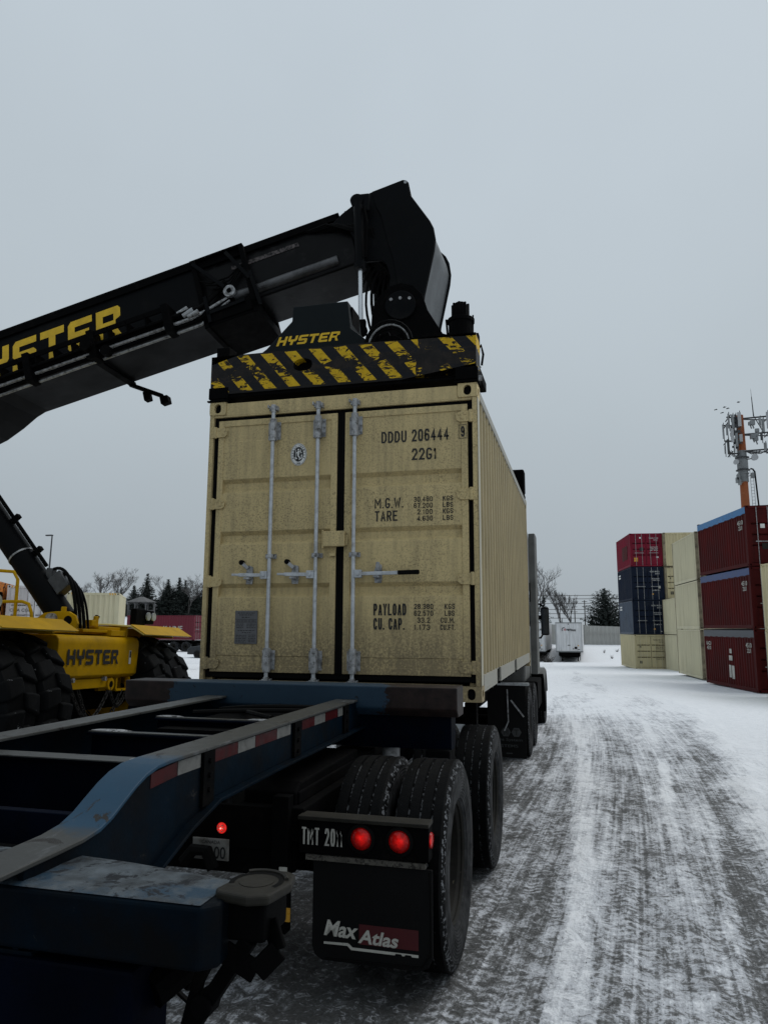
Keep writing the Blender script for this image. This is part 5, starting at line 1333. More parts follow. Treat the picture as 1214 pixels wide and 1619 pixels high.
for sd, xo in ((1, 2.44), (-1, -.04)):
    wh = bpy.data.objects.new('wheel', None); COL.objects.link(wh); wh.parent = tk; wh.matrix_parent_inverse = tk.matrix_basis.inverted(); wh.location = (xo-sd*.14, 10.9, zc(10.9)+.512)
    MB().lathe(truck_tyre(), 'x', (0, 0, 0), 60).build('tyre', TYRE, wh, smooth=32)
    MB().lathe([(a, sd*b) for a, b in rim_prof(.1375)], 'x', (0, 0, 0), 32).build('rim', RIM, wh, smooth=35)
for X in (1.86, -.02):
    MB().box(X-.02 if X > 1 else X, 5.12, -.245, X+.60 if X > 1 else X+.56, 5.18, -.205).build('flap_hanger', ICE, bevel=.004, **PK)
    f_ = MB().prism([(X, -1.24), (X+.545, -1.26), (X+.55, -.25), (X, -.25)], 'y', 5.14, 5.152).build('mud_flap', paint('drive_flap_rubber', (.0035, .0035, .0035), .7, spec=.15), **PK) if X > 1 else MB().box(X, 5.14, -1.25, X+.55, 5.152, -.25).build('mud_flap', RUBBER_HOLE, **PK)
    if X > 1:
        mb = MB(); hexm = paint('faded_grey_print', (.045, .047, .048), .7, var=.3, bump=0)
        for cx in (2.12, 2.27):
            hx = lambda r: [(cx+r*math.cos(math.radians(60*i)), 5.1385, -.90+r*math.sin(math.radians(60*i))) for i in range(6)]
            mb.add(hx(.070), [tuple(range(6))])
        text_to(mb, 'ent System', (1.99, 5.1385, -1.035), *XZ, .36, .05, .01); text_to(mb, 'STEMS', (2.05, 5.1385, -1.11), *XZ, .24, .04, .01)
        mb.add([(2.12, 5.1385, -1.20), (2.21, 5.1385, -1.20), (2.21, 5.1385, -1.185), (2.12, 5.1385, -1.185)], [(0, 1, 2, 3)])
        mb.build('lettering', hexm, f_)
        mb = MB(); stroke_to(mb, 'M', (2.085, 5.1375, -.94), .07, .08, .2); text_to(mb, 'T', (2.235, 5.1375, -.94), *XZ, .07, .08, .02); mb.build('letter_mark', DECAL, f_)
        MB().tube([(2.15, 5.12, -.30), (2.16, 5.11, -.75), (2.10, 5.12, -.88)], .010, 6).build('air_hose', GALVD, **PK)
        MB().bar((2.20, 5.12, -.45), (2.38, 5.12, -.68), .02, .02).build('flap_stay', GALVD, **PK)

# ================================================================== reach stacker
ra, rr_ = R(4), R(1.85)
fx = Vector((math.cos(ra), math.sin(ra), 0)); ly = Vector((-math.sin(ra)*math.cos(rr_), math.cos(ra)*math.cos(rr_), -math.sin(rr_))); uz = fx.cross(ly)
rs = empty('reach_stacker', 'yellow reach stacker with a long black boom holding the beige container', 'reach stacker', (-3.35, 2.95, -1.27))
rs.rotation_euler = Matrix((fx, ly, uz)).transposed().to_euler()
# -- body
pan = MB()
prof = [(.27, 1.19), (.285, 1.60), (.275, 1.66), (.24, 1.70), (.17, 1.715), (-.5, 1.72), (-.5, 1.15), (.20, 1.15)]
pan.prism(prof, 'y', -1.03, .92)
body = pan.build('front_panel', YEL, rs, bevel=.012, seg=3, smooth=40)
mb = MB(); block_to(mb, 'HYSTER', (.2885, -.83, 1.335), (0, 1, 0), (.02, 0, 1), 1.19, .195, -.06, .17)
mb.build('lettering', DECAL, body)
MB().box(.281, .66, 1.33, .287, .71, 1.52).build('warning_sticker', WHITE, body)
MB().box(.2871, .665, 1.42, .2885, .705, 1.51).build('sticker_print', DECAL, body)
mb = MB().box(.0, -1.0, 1.02, .22, .30, 1.148).box(.0, .30, .96, .06, .88, 1.148).box(.16, .46, .955, .225, .50, 1.149).box(.16, .80, .955, .225, .84, 1.149).box(.06, .46, .955, .24, .84, .985)
mb.build('tow_bracket', YEL, rs, bevel=.008)
mb = MB().cyl((.215, .30, 1.06), (.245, .30, 1.06), .085, n=18).cyl((.2455, .30, 1.06), (.247, .30, 1.06), .045, n=14)
mb.build('tow_eye', YEL, rs, smooth=40)
MB().cyl((.2475, .30, 1.06), (.249, .30, 1.06), .045, n=14).build('eye_hole_shade', RUBBER_HOLE, rs)  # solid black disc painted as the dark of the eye
for y in (-.62, .12): MB().cyl((.20, y, 1.14), (.27, y, 1.14), .03, n=8).build('bolt_head', GALVD, rs)
def chain(p, q, sag, r=.016):
    mb = MB(); p, q = Vector(p), Vector(q); n = 26
    pts = [p.lerp(q, i/n)-Vector((0, 0, sag*math.sin(math.pi*i/n))) for i in range(n+1)]
    for i in range(n):
        a, b = pts[i], pts[i+1]; d = (b-a)
        s_ = Vector((1, 0, 0)) if i % 2 else d.cross(Vector((1, 0, 0))).normalized()
        s_ = s_*.022
        mb.tube([a-d*.15+s_, b+d*.15+s_], r*.55, 5); mb.tube([a-d*.15-s_, b+d*.15-s_], r*.55, 5)
        mb.tube([a-d*.15+s_, a-d*.3, a-d*.15-s_], r*.55, 5); mb.tube([b+d*.15+s_, b+d*.3, b+d*.15-s_], r*.55, 5)
    return mb
chm = paint('dull_chain_steel', (.02, .019, .018), .6, .3, var=.3)
for a, b, sg in (((.2, -.55, 1.0), (.22, .30, 1.0), .38), ((.22, .30, 1.0), (.22, .75, .95), .22), ((.2, -.4, 1.0), (.22, .6, .96), .55)): chain(a, b, sg).build('hanging_chain', chm, rs)
MB().box(-6.6, -.75, .75, -.5, .55, 1.55).build('chassis', YEL, rs, bevel=.02)
# fenders
def fender(y0, y1, x0=-1.15):
    pts = [(.52, 1.755), (.30, 1.880), (-.1, 1.905), (x0, 1.905), (x0-.3, 1.80), (x0-.3, 1.775), (x0, 1.88), (-.1, 1.88), (.29, 1.855), (.50, 1.738)]
    return MB().prism(pts, 'y', y0, y1)
for y0, y1 in ((-2.38, -1.03), (.63, 2.12)):
    f_ = fender(y0, y1).build('fender', YELP, rs, bevel=.006)
    MB().box(-1.1, y0+.05, 1.70, .20, y0+.09, 1.875).build('fender_bracket', YEL, f_)
    MB().box(-1.1, y1-.09, 1.72, .25, y1-.05, 1.875).build('fender_bracket', YEL, f_)
    MB().prism([(.535, 1.745), (.545, 1.752), (.30, 1.893), (.295, 1.884)], 'y', y0-.01, y1+.01).build('fender_edge', YEL, f_)
MB().box(-.9, -1.02, 1.735, .10, .62, 1.80).box(-.30, .05, 1.80, .14, .62, 1.845).build('deck', YEL, rs, bevel=.008)
MB().box(-.1, .25, 1.72, .22, .62, 1.80).box(.10, -.35, 1.76, .16, .25, 1.80).build('deck_frame', YEL, rs, bevel=.006)
MB().box(-.02, -.06, 1.846, .10, .04, 1.93).box(.0, .12, 1.846, .03, .22, 1.99).build('deck_lug', YEL, rs, bevel=.01)
MB().bar((-.05, .20, 1.85), (-.02, .26, 2.0), .05, .05).build('grease_fitting', BLKM, rs)
# wheels
def big_tyre(r=.87, w=.56):
    h = w/2; p_ = [(.40, -h*.75), (.44, -h*.92), (.60, -h*1.02), (.72, -h*1.0), (r-.075, -h*.93), (r-.05, -h*.86)]
    return p_+[(r-.042, 0)]+[(a, -b) for a, b in p_[::-1]]+[(.38, h*.5), (.38, -h*.5)]
lugm = None
def big_wheel(x, y):
    global lugm
    wh = bpy.data.objects.new('wheel', None); COL.objects.link(wh); wh.parent = rs; wh.location = (x, y, .87); wh.rotation_euler = (0, random.uniform(0, 1), 0)
    if lugm is not None:
        for ch in lugm.children: dup(ch, parent=wh)
        return wh
    lugm = wh
    MB().lathe(big_tyre(), 'y', (0, 0, 0), 64).build('tyre', BIGTYRE, wh, smooth=35)
    mb = MB(); n = 15
    for i in range(n):
        for sd in (-1, 1):
            a0 = 2*math.pi*(i+(.5 if sd > 0 else 0))/n
            # chunky block : from shoulder to past the centre, swept
            path = [(.30*sd, .70, -.01), (.288*sd, .78, .0), (.25*sd, .862, .01), (.12*sd, .878, .045), (.005*sd, .876, .075)]
            wd = [.120, .130, .128, .118, .095]
            vs = []
            for (yy, rad, da), w_ in zip(path, wd):
                for s_ in (-1, 1):
                    a = a0+da+s_*w_
                    vs.append((rad*math.cos(a), yy, rad*math.sin(a)))
                    vs.append(((rad-.07)*math.cos(a+s_*.02), yy*(.90 if abs(yy) > .2 else 1), (rad-.07)*math.sin(a+s_*.02)))
            fs = []
            for j in range(4):
                b = j*4
                fs += [(b, b+2, b+6, b+4), (b, b+4, b+5, b+1), (b+2, b+3, b+7, b+6)]
            fs += [(0, 1, 3, 2), (16, 18, 19, 17)]
            mb.add(vs, fs)
    mb.build('tread_lugs', BIGTYRE, wh, bevel=.022, seg=3, smooth=40)
    MB().lathe([(.395, -.20), (.41, -.22), (.36, -.10), (.33, -.02), (.12, .0), (.12, .04), (.33, .05), (.385, .15)], 'y', (0, 0, 0), 36).cyl((0, -.08, 0), (0, .05, 0), .13, n=20).build('rim', YEL, wh, smooth=35)
    return wh
for y in (-1.40, -2.02, 1.20, 1.82): big_wheel(-.22, y)
for y in (-1.35, 1.1): big_wheel(-6.1, y)
MB().cyl((-.18, -2.0, .87), (-.18, 1.9, .87), .18, n=16).build('axle', BLKM, rs)
# machine rear : counterweight, engine cover, cab
MB().prism([(-5.2, .9), (-5.0, 1.9), (-6.4, 2.1), (-7.6, 1.9), (-7.8, .6), (-6.6, .5)], 'y', -1.4, 1.2).build('counterweight', YEL, rs, bevel=.05)
MB().box(-4.9, -1.25, 1.56, -2.2, -.75, 1.95).box(-4.9, .55, 1.56, -2.2, 1.05, 1.95).build('engine_cover', YEL, rs, bevel=.03)
cbn = MB().prism([(-4.9, 1.97), (-3.45, 1.97), (-3.25, 2.5), (-3.55, 3.55), (-4.9, 3.55)], 'y', .62, 1.6).build('cab', BLK, rs, bevel=.03)
MB().prism([(-4.7, 2.3), (-3.55, 2.3), (-3.4, 2.55), (-3.65, 3.4), (-4.7, 3.4)], 'y', .610, .619).build('cab_window', GLASS, cbn)
# handrail + lamps
pts = [(-2.6, -.95, 2.52), (-.75, -.95, 2.52), (-.50, -.95, 2.50), (-.43, -.95, 2.40), (-.42, -.95, 1.90)]
MB().tube(pts, .021, 8).tube([(-1.7, -.95, 2.12), (-.34, -.95, 2.12), (-.24, -.95, 2.09), (-.19, -.95, 1.98), (-.18, -.95, 1.90)], .021, 8).tube([(-1.6, -.95, 1.9), (-1.6, -.95, 2.52)], .026, 8).build('handrail', YEL, rs, smooth=50)
lm = MB().box(-.62, -1.45, 1.98, -.40, -1.22, 2.22).box(-.60, -1.40, 1.905, -.44, -1.27, 1.98).build('work_lamp', BLKM, rs, bevel=.02)
MB().cyl((-.41, -1.335, 2.10), (-.385, -1.335, 2.10), .085, n=18).build('lens', LENS, lm)
lm = MB().box(-.05, 1.18, 1.905, .05, 1.50, 2.16).box(-.05, 1.50, 1.93, .06, 1.75, 2.15).build('work_lamp', BLKM, rs, bevel=.02)
for y in (1.53, 1.70): MB().cyl((.062, y, 2.05), (.085, y, 2.05), .065, n=16).build('lens', LENS, lm)
# lift cylinder
P0, P1 = Vector((-.10, -.40, 1.92)), Vector((-2.50, -.40, 4.72)); dc = (P1-P0).normalized(); pc = Vector((dc.z, 0, -dc.x))
lc = MB().cyl(P0, P0+dc*2.75, .168, n=28).cyl(P0+dc*2.75, P1, .11, n=20).build('lift_cylinder', BLK, rs, smooth=40)
MB().lathe([(.169, -.012), (.176, -.012), (.176, .012), (.169, .012)], 'z', (0, 0, 0), 28).build('collar', GALVD, lc).matrix_local = Matrix.Translation(P0+dc*1.12) @ dc.to_track_quat('Z', 'Y').to_matrix().to_4x4()
MB().tube([P0+dc*(.75+.25*i)+pc*.225+Vector((0, -.02, 0)) for i in range(13)], .028, 8).build('pipe', BLKM, lc)
mb = MB()
for u in (1.02, 1.62, 2.3): mb.bar(P0+dc*u+pc*.15, P0+dc*u+pc*.30, .07, .06)
mb.build('pipe_clamp', BLKM, lc)
MB().bar(P0+dc*.42+pc*.15, P0+dc*.42+pc*.36, .18, .26).bar(P0+dc*.55+pc*.12, P0+dc*.68+pc*.26, .10, .10).build('valve_block', paint('grey_valve_block', (.05, .052, .056), .45, .3, var=.4, scale=8), lc, bevel=.012)
for k in range(4):
    a = P0+dc*(.62-.08*k)+pc*.30+Vector((0, -.06+.05*k, 0)); e_ = Vector((.16+.025*k, -.50+.05*k, 1.80)); c_ = Vector((a.x+.34-.02*k, a.y-.05, a.z+.10-.03*k))
    MB().tube([a*(1-u)**2+c_*2*u*(1-u)+e_*u*u for u in np.linspace(0, 1, 14)], (.022 if k < 3 else .016), 8).build('hydraulic_hose', RUBBER_HOLE, lc, smooth=60)
hp = [(-.42, 1.74), (-.40, 1.93), (-.30, 1.995), (-.12, 2.015), (.05, 2.012), (.15, 1.96), (.19, 1.86), (.15, 1.74)]
hp = [(a+.07, b) for a, b in hp]
for y in (-.64,):
    br = MB().prism(hp, 'y', y, y+.045).build('cylinder_bracket', YEL, rs, bevel=.006)
    MB().cyl((.12, y-.0015, 1.90), (.12, y+.047, 1.90), .058, n=18).cyl((-.18, y-.0015, 1.80), (-.18, y+.047, 1.80), .12, n=18).build('bracket_hole_shade', RUBBER_HOLE, br)  # black discs painted as the dark of the bracket's openings
    MB().box(.0, y+.005, 2.0, .07, y+.04, 2.075).build('bracket_tab', YEL, br, bevel=.012)
MB().cyl((-.10, -.70, 1.92), (-.10, -.10, 1.92), .07, n=14).build('cylinder_pin', GALVD, rs)

# -- boom
A = R(15.7)
BT = Matrix(((math.cos(A), 0, -math.sin(A), 1.42), (0, 1, 0, 0), (math.sin(A), 0, math.cos(A), 6.86), (0, 0, 0, 1)))
def BM(): return MB(BT)
boom = BM().box(-8.4, -.50, -.90, .04, .50, 0).build('boom', BLK, rs, bevel=.035, seg=3)
BM().box(-8.4, -.53, -.035, .02, .53, .012).box(-8.4, -.53, -.11, .02, -.502, -.036).build('boom_top_plate', BLKM, boom, bevel=.004)
BM().box(-3.1, -.25, .012, -.95, .25, .035).box(-1.05, -.3, .012, -.35, .3, .05).box(-1.02, -.30, .05, -.95, -.24, .085).box(-.42, -.30, .05, -.35, -.24, .10).build('boom_cover', BLKM, boom, bevel=.006)
BM().prism([(-2.85, -.88), (-3.05, -.90), (-3.25, -.95), (-3.5, -1.06), (-3.8, -1.16), (-4.2, -1.22), (-5.0, -1.22), (-5.6, -.88)], 'y', -.46, .46).build('cylinder_lug', BLK, boom, bevel=.02)
mb = BM(); block_to(mb, 'HYSTER', (-3.80, -.5025, -.69), (1, 0, 0), (0, 0, 1), 2.60, .46, .16, .17)
mb.build('lettering', YLET, boom)
BT0 = BT; BT = BT @ Matrix.Translation((0, 0, -.035))
# side cable tray with pipes
mb = BM(); mb.box(-7, -.70, -.66, -.42, -.68, -.585).box(-7, -.70, -.80, -.42, -.69, -.765)
for i in range(24): mb.box(-6.9+i*.28, -.70, -.80, -6.88+i*.28, -.505, -.60)
mb.box(-7, -.69, -.80, -.42, -.505, -.79)
mb.build('cable_tray', BLKM, boom, bevel=.003)
for k, (v_, y_, r_, m_) in enumerate(((-.845, -.60, .024, GALVD), (-.905, -.58, .024, BLKM), (-.95, -.54, .02, GALVD), (-.73, -.60, .03, RUBBER_HOLE), (-.70, -.55, .026, RUBBER_HOLE))):
    BM().tube([(-7, y_, v_), (-2.0, y_, v_), (-.35, y_, v_), (-.12+.05*k, y_+.04, v_+.03), (.15, -.5, v_+.12), (.42, -.44, v_+.22+.03*k)], r_, 8).build('hydraulic_pipe', m_, boom, smooth=60)
for u in (-.42, -1.55, -2.55, -3.6): BM().box(u-.05, -.73, -.99, u+.05, -.505, -.56).build('pipe_clamp', BLKM, boom, bevel=.008)
BM().cyl((-1.60, -.80, -.80), (-1.60, -.70, -.80), .085, n=14).build('pipe_coupling', BLKM, boom)
BM().cyl((-1.35, -.76, -.95), (-1.35, -.66, -.95), .075, n=14).build('pipe_coupling', BLKM, boom)
for k in range(3): BM().cyl((-.30+.07*k, -.58, -.70-.05*k), (-.14+.07*k, -.58, -.66-.05*k), .035, n=10).build('hose_end', TOWL if k == 1 else GALVD, boom)
BT = BT0
BM().bar((-1.62, -.70, -.965), (-1.62, .50, -.93), .09, .04).build('lamp_bar', BLKM, boom)
BM().bar((-1.66, .46, -.93), (-1.22, .56, -1.24), .07, .05).build('lamp_arm', BLKM, boom)
BM().box(-1.50, .48, -1.25, -1.40, .60, -1.10).build('work_lamp', BLKM, boom, bevel=.015)
lm = BM().box(-1.26, .50, -1.38, -1.13, .64, -1.26).build('work_lamp', BLKM, boom, bevel=.015)
# mouth frame of the boom
mb = BM()
for u in (.02, .74):
    mb.box(u, -.54, -1.0, u+.07, -.455, .0).box(u, .455, -1.0, u+.07, .54, .0).box(u, -.54, -1.06, u+.07, .54, -.86)
mb.box(.09, -.52, -1.04, .74, .52, -.99).box(.09, -.535, -1.0, .74, -.50, -.80).box(.09, .50, -1.0, .74, .535, -.80).box(.0, -.52, .0, .80, .52, .03)
mb.build('boom_mouth', BLKM, boom, bevel=.008)
for a, b in (((.05, -.548, -.05), (.42, -.548, -.55)), ((.55, -.548, -.05), (.80, -.548, -.55)), ((.10, -.548, -.86), (.66, -.548, -.84)), ((.12, -.548, -.60), (.12, -.548, -1.0)), ((.82, -.548, -.45), (.86, -.548, -.98))):
    BM().bar(a, b, .03, .05).build('mouth_rib', BLK, boom)
rl = BM().cyl((.47, -.53, -.62), (.47, -.48, -.62), .085, n=20).build('guide_roller', GALVD, boom, smooth=40)
BM().cyl((.47, -.54, -.62), (.47, -.531, -.62), .035, n=12).build('roller_hub', BLKM, rl)
for k in range(4): BM().tube([(.05+.1*k, -.50, -.30-.1*k), (.25+.08*k, -.53, -.42-.06*k), (.5, -.50, -.40-.05*k), (.75, -.47, -.25)], .014, 6).build('hose', RUBBER_HOLE, boom)
# inner boom
inn = BM().box(.0, -.41, -.80, 2.36, .41, -.035).build('inner_boom', BOOMIN, rs, bevel=.03, seg=3)
BM().box(.0, -.46, -.035, 2.20, .46, .0).box(.0, -.46, -.10, 2.16, -.425, -.035).build('boom_top_plate', BLKM, inn, bevel=.004)
BM().cyl((.5, -.405, -.665), (2.02, -.405, -.665), .072, n=18).build('slide_tube', paint('highlit_steel_tube', (.07, .07, .072), .33, .6, var=.45, scale=5, bump=.15), inn, smooth=40)  # white highlight along the rib put into a paler steel
BM().box(.55, -.418, -.26, 1.55, -.4105, -.20).build('wear_strip', paint('scuffed_wear_strip', (.075, .062, .06), .6, var=.5, scale=16, chip=(.012, .012, .012), cscale=26, camt=(.48, .55)), inn)
BM().box(2.28, -.44, -.84, 2.40, .44, .0).build('end_collar', BLKM, inn, bevel=.01)
for k in range(7):
    u0 = 1.95+.07*k
    BM().tube([(u0-.3, -.43, -.10-.02*k), (u0+.05, -.50, -.14-.03*k), (2.42+.03*k, -.50, -.45), (2.46+.02*k, -.46, -.75), (2.62, -.40, -1.05+.04*k)], .014+.004*(k % 3), 6).build('hydraulic_hose', RUBBER_HOLE, inn, smooth=60)
# -- boom head
hp = [(3.42, 7.22), (3.60, 7.40), (3.95, 7.66), (4.06, 7.70), (4.44, 7.815), (4.49, 7.805), (4.52, 7.77), (4.56, 7.56), (4.81, 7.17), (4.86, 7.06), (4.885, 6.90), (4.87, 6.74), (4.74, 6.10), (4.70, 5.70), (4.30, 5.66), (4.12, 6.02), (4.26, 6.22), (4.28, 6.42), (4.22, 6.60), (4.16, 6.66), (3.90, 6.66), (3.83, 6.80), (3.78, 7.0), (3.70, 7.16), (3.55, 7.24)]
head = MB()
hpf = [(a+(.11 if a > 4.6 and b < 7.2 else 0), b+(.02 if b > 7 else 0)) for a, b in hp]
head = MB().prism(hp, 'y', -.50, -.46).prism(hpf, 'y', .46, .50).build('boom_head', BLK, rs, bevel=.008)
MB().prism([(4.02, 7.675), (4.44, 7.805), (4.485, 7.795), (4.512, 7.765), (4.55, 7.56), (4.80, 7.17), (4.85, 7.06), (4.875, 6.90), (4.86, 6.74), (4.73, 6.10), (4.69, 5.71), (4.40, 5.71), (4.38, 6.3), (4.33, 6.62), (4.24, 6.92), (4.15, 7.30), (4.08, 7.44)], 'y', -.518, -.5005).build('cheek_plate', BLK, head, bevel=.005)
npl = [(4.79, 7.12), (4.845, 7.0), (4.865, 6.88), (4.85, 6.74), (4.72, 6.08), (4.68, 5.70)]
mb = MB(); k = len(npl)
vs = [(a, -.459, b) for a, b in npl]+[(a+.10, .459, b) for a, b in npl]+[(a-.03, -.459, b) for a, b in npl]+[(a+.07, .459, b) for a, b in npl]
mb.add(vs, [(q, q+1, k+q+1, k+q) for q in range(k-1)]+[(2*k+q, 2*k+q+1, 3*k+q+1, 3*k+q) for q in range(k-1)]+[(0, k, 3*k, 2*k), (k-1, 2*k-1, 4*k-1, 3*k-1)]).build('front_plate', HEADF, head, smooth=30)
MB().prism([(3.62, 7.38), (3.95, 7.62), (4.44, 7.77), (4.48, 7.74), (4.40, 7.70), (3.98, 7.56), (3.70, 7.34)], 'y', -.469, .469).build('top_plate', BLK, head)
MB().box(3.9, -.46, 6.75, 4.55, .46, 7.35).build('inner_rib', BLKM, head)
MB().cyl((4.478, -.5225, 7.765), (4.478, -.470, 7.765), .022, n=12).build('lifting_hole_sky', TOWL, head)  # solid pale disc painted as sky seen through the hole
MB().prism([(4.62, 5.3), (4.75, 5.3), (4.74, 5.95), (4.70, 6.10), (4.66, 5.96), (4.62, 6.02)], 'y', -.30, -.18).build('spike_plate', BLKM, head)
yk_ = [(4.02, 5.0), (4.06, 5.85), (4.14, 6.08), (4.28, 6.22), (4.44, 6.26), (4.60, 6.21), (4.72, 6.08), (4.79, 5.85), (4.98, 5.52), (5.30, 5.40), (5.30, 5.0)]
for y in (-.60, .54): MB().prism(yk_, 'y', y, y+.06).build('yoke_plate', BLKM, head, bevel=.01)
pv = MB().cyl((4.44, -.64, 5.93), (4.44, -.60, 5.93), .20, n=28).build('pivot_cap', BLK, head, bevel=.01)
for i in range(3): MB().cyl((4.32+.12*i, -.652, 6.01+.01*(i == 1)), (4.32+.12*i, -.6395, 6.01+.01*(i == 1)), .022, n=8).build('bolt', GALVD, pv)
MB().cyl((4.44, -.6, 5.93), (4.44, .6, 5.93), .12, n=16).build('pivot_shaft', BLKM, head)
MB().cyl((4.55, 0, 4.45), (4.55, 0, 5.2), .62, n=36).build('rotator', BLKM, rs, bevel=.02)
for y in (-.64, .62):
    tc_ = MB().cyl((3.865, y, 7.42), (3.905, y, 6.52), .068, n=18).cyl((3.905, y, 6.56), (3.907, y, 6.47), .085, n=18).cyl((3.85, y-.05, 7.46), (3.85, y+.05, 7.46), .09, n=16).build('tilt_cylinder', BLK, rs, smooth=40)
    MB().cyl((3.907, y, 6.47), (3.925, y, 5.72), .030, n=16).build('rod', CHROME, tc_, smooth=40)
    MB().cyl((3.925, y-.05, 5.62), (3.925, y+.05, 5.62), .085, n=14).box(3.86, y-.04, 5.60, 3.99, y+.04, 5.75).build('rod_end', BLKM, tc_)
    MB().tube([(3.95, y-.05, 7.35), (4.0, y-.07, 7.1), (3.985, y-.06, 6.6)], .018, 6).build('pipe', BLKM, tc_)
    MB().box(3.80, y-.03, 7.30, 4.02, y+.03, 7.56).build('clevis', BLK, tc_, bevel=.02)
for k in range(8):
    a = Vector((4.0+.05*k, -.45+.03*k, 6.6-.02*k)); e_ = Vector((4.15+.06*k, -.5+.05*k, 5.25)); c_ = Vector((3.72+.09*k, -.6, 5.95+.05*(k % 3)))
    MB().tube([a*(1-u)**2+c_*2*u*(1-u)+e_*u*u for u in np.linspace(0, 1, 10)], .013+.004*(k % 3), 6).build('hydraulic_hose', RUBBER_HOLE, head, smooth=60)

# -- lifting beam (spreader), laid out in yard coordinates above the container
sp = MB().box(.50, 1.55, 2.78, 1.94, 4.45, 3.22).build('spreader', BLKM, rs, bevel=.015, wp=True)
for X in (.55, 1.64): MB().box(X, .24, 2.76, X+.25, 1.56, 2.99).box(X, 4.44, 2.76, X+.25, 5.78, 2.99).build('telescopic_arm', BLKM, sp, bevel=.008)
mb = MB()
mb.hole_plate((0.0, -.002, 2.665), (1, 0, 0), (0, 0, 1), 2.436, .363, .895, .215, .088, .058, .10, (0, -1, 0), 40)
mb.add([(0, -.002, 2.665), (2.436, -.002, 2.665), (2.436, .24, 2.665), (0, .24, 2.665), (0, -.002, 3.028), (2.436, -.002, 3.028), (2.436, .24, 3.028), (0, .24, 3.028)], [(0, 3, 2, 1), (4, 5, 6, 7), (1, 2, 6, 5), (2, 3, 7, 6), (3, 0, 4, 7)])
eb = mb.build('end_beam', [STRIPE, RUBBER_HOLE], sp)
MB().box(.165, .012, 2.635, 2.27, .22, 2.6645).build('beam_lip', BLKM, eb, bevel=.004)
for X in (-.012, 2.258):
    MB().box(X, -.012, 2.622, X+.19, .20, 2.73).box(X+.03, -.008, 2.600, X+.16, .16, 2.6215).build('lock_housing', BLKM, eb, bevel=.008)
    MB().box(X-.012, -.014, 2.596, X+.195, .02, 2.612).build('guide_plate', BLKM, eb, bevel=.005)
MB().box(.035, .02, 3.0285, .165, .18, 3.125).build('rope_eye', BLKM, eb, bevel=.01)
MB().box(2.437, .03, 2.62, 2.475, .05, 2.66).bar((2.43, .02, 2.70), (2.47, .02, 2.73), .015, .015).build('lock_pin', GALVD, eb)
MB().box(0.0, 5.75, 2.69, 2.43, 6.0, 3.075).box(2.24, 5.74, 2.61, 2.43, 5.99, 2.69).box(0, 5.74, 2.61, .19, 5.99, 2.69).build('end_beam', BLKM, sp, bevel=.03)
MB().box(.15, .85, 3.0, 2.34, 1.54, 3.10).build('deck_plate', BLKM, sp, bevel=.008)
sg_ = MB().prism([(-.16, 3.101), (-.10, 3.36), (.09, 3.485), (.37, 3.765), (.38, 3.925), (.985, 3.925), (1.02, 3.625), (1.26, 3.42), (1.34, 3.101)], 'y', 1.0, 1.42)
sg_ = sg_.build('side_frame', paint('dark_grey_frame_paint', (.0075, .0108, .0122), .5, var=.12, spec=.08), sp, bevel=.01)
mb = MB(); block_to(mb, 'HYSTER', (.20, .9975, 3.502), (1, 0, 0), (0, 0, 1), .68, .098, .35, .15); mb.build('lettering', YLET, sg_)
MB().box(.994, 1.08, 3.64, 1.012, 1.34, 3.89).build('frame_window', BLKM, sg_)
mt_ = MB().cyl((2.16, 1.02, 3.10), (2.16, 1.02, 3.56), .125, n=20).cyl((2.16, 1.02, 3.56), (2.16, 1.02, 3.60), .135, n=20).cyl((2.155, 1.02, 3.60), (2.155, 1.02, 3.74), .085, n=18).cyl((2.155, 1.02, 3.74), (2.155, 1.02, 3.77), .06, n=12)
for i in range(8): mt_.cyl((2.155+.078*math.cos(i*.785), 1.02+.078*math.sin(i*.785), 3.60), (2.155+.078*math.cos(i*.785), 1.02+.078*math.sin(i*.785), 3.76), .014, n=6)
mt_.bar((2.03, 1.0, 3.42), (2.02, .98, 3.60), .02, .02).bar((2.28, 1.0, 3.45), (2.285, .98, 3.62), .015, .015).box(2.27, .95, 3.25, 2.34, 1.05, 3.42)
mt_.build('slew_motor', BLKM, sp, bevel=.004)
MB().tube([(2.30, 1.0, 3.22), (2.36, .98, 3.30), (2.38, .97, 3.2), (2.36, 1.0, 3.10)], .012, 6).build('hose', RUBBER_HOLE, sp)
MB().cyl((1.46, .92, 3.30), (1.46, 1.10, 3.30), .17, n=24).cyl((1.46, .90, 3.30), (1.46, .92, 3.30), .07, n=14).box(1.24, .95, 3.10, 1.34, 1.2, 3.52).box(1.60, .95, 3.10, 1.76, 1.25, 3.36).build('hose_reel', BLKM, sp, bevel=.006)
for k in range(5):
    r = .18+.016*k
    MB().tube([(1.46+r*math.cos(t_), .90-.012*k, 3.34+r*1.05*math.sin(t_)) for t_ in np.linspace(-.9-.1*k, 3.6, 18)], .011, 6).build('hose', GALVD if k == 2 else RUBBER_HOLE, sp)
for X in (1.22, 1.42): MB().bar((X, 1.02, 3.42), (X+.22, 1.02, 3.50), .07, .09).build('damper_link', BLKM, sp, bevel=.01)
MB().box(1.70, .98, 3.10, 1.92, 1.08, 3.28).build('valve_block', BLKM, sp, bevel=.008)
for dx in (.05, .12, .18): MB().cyl((1.70+dx, .968, 3.20), (1.70+dx, .981, 3.20), .014, n=8).build('bolt', GALVD, sp)

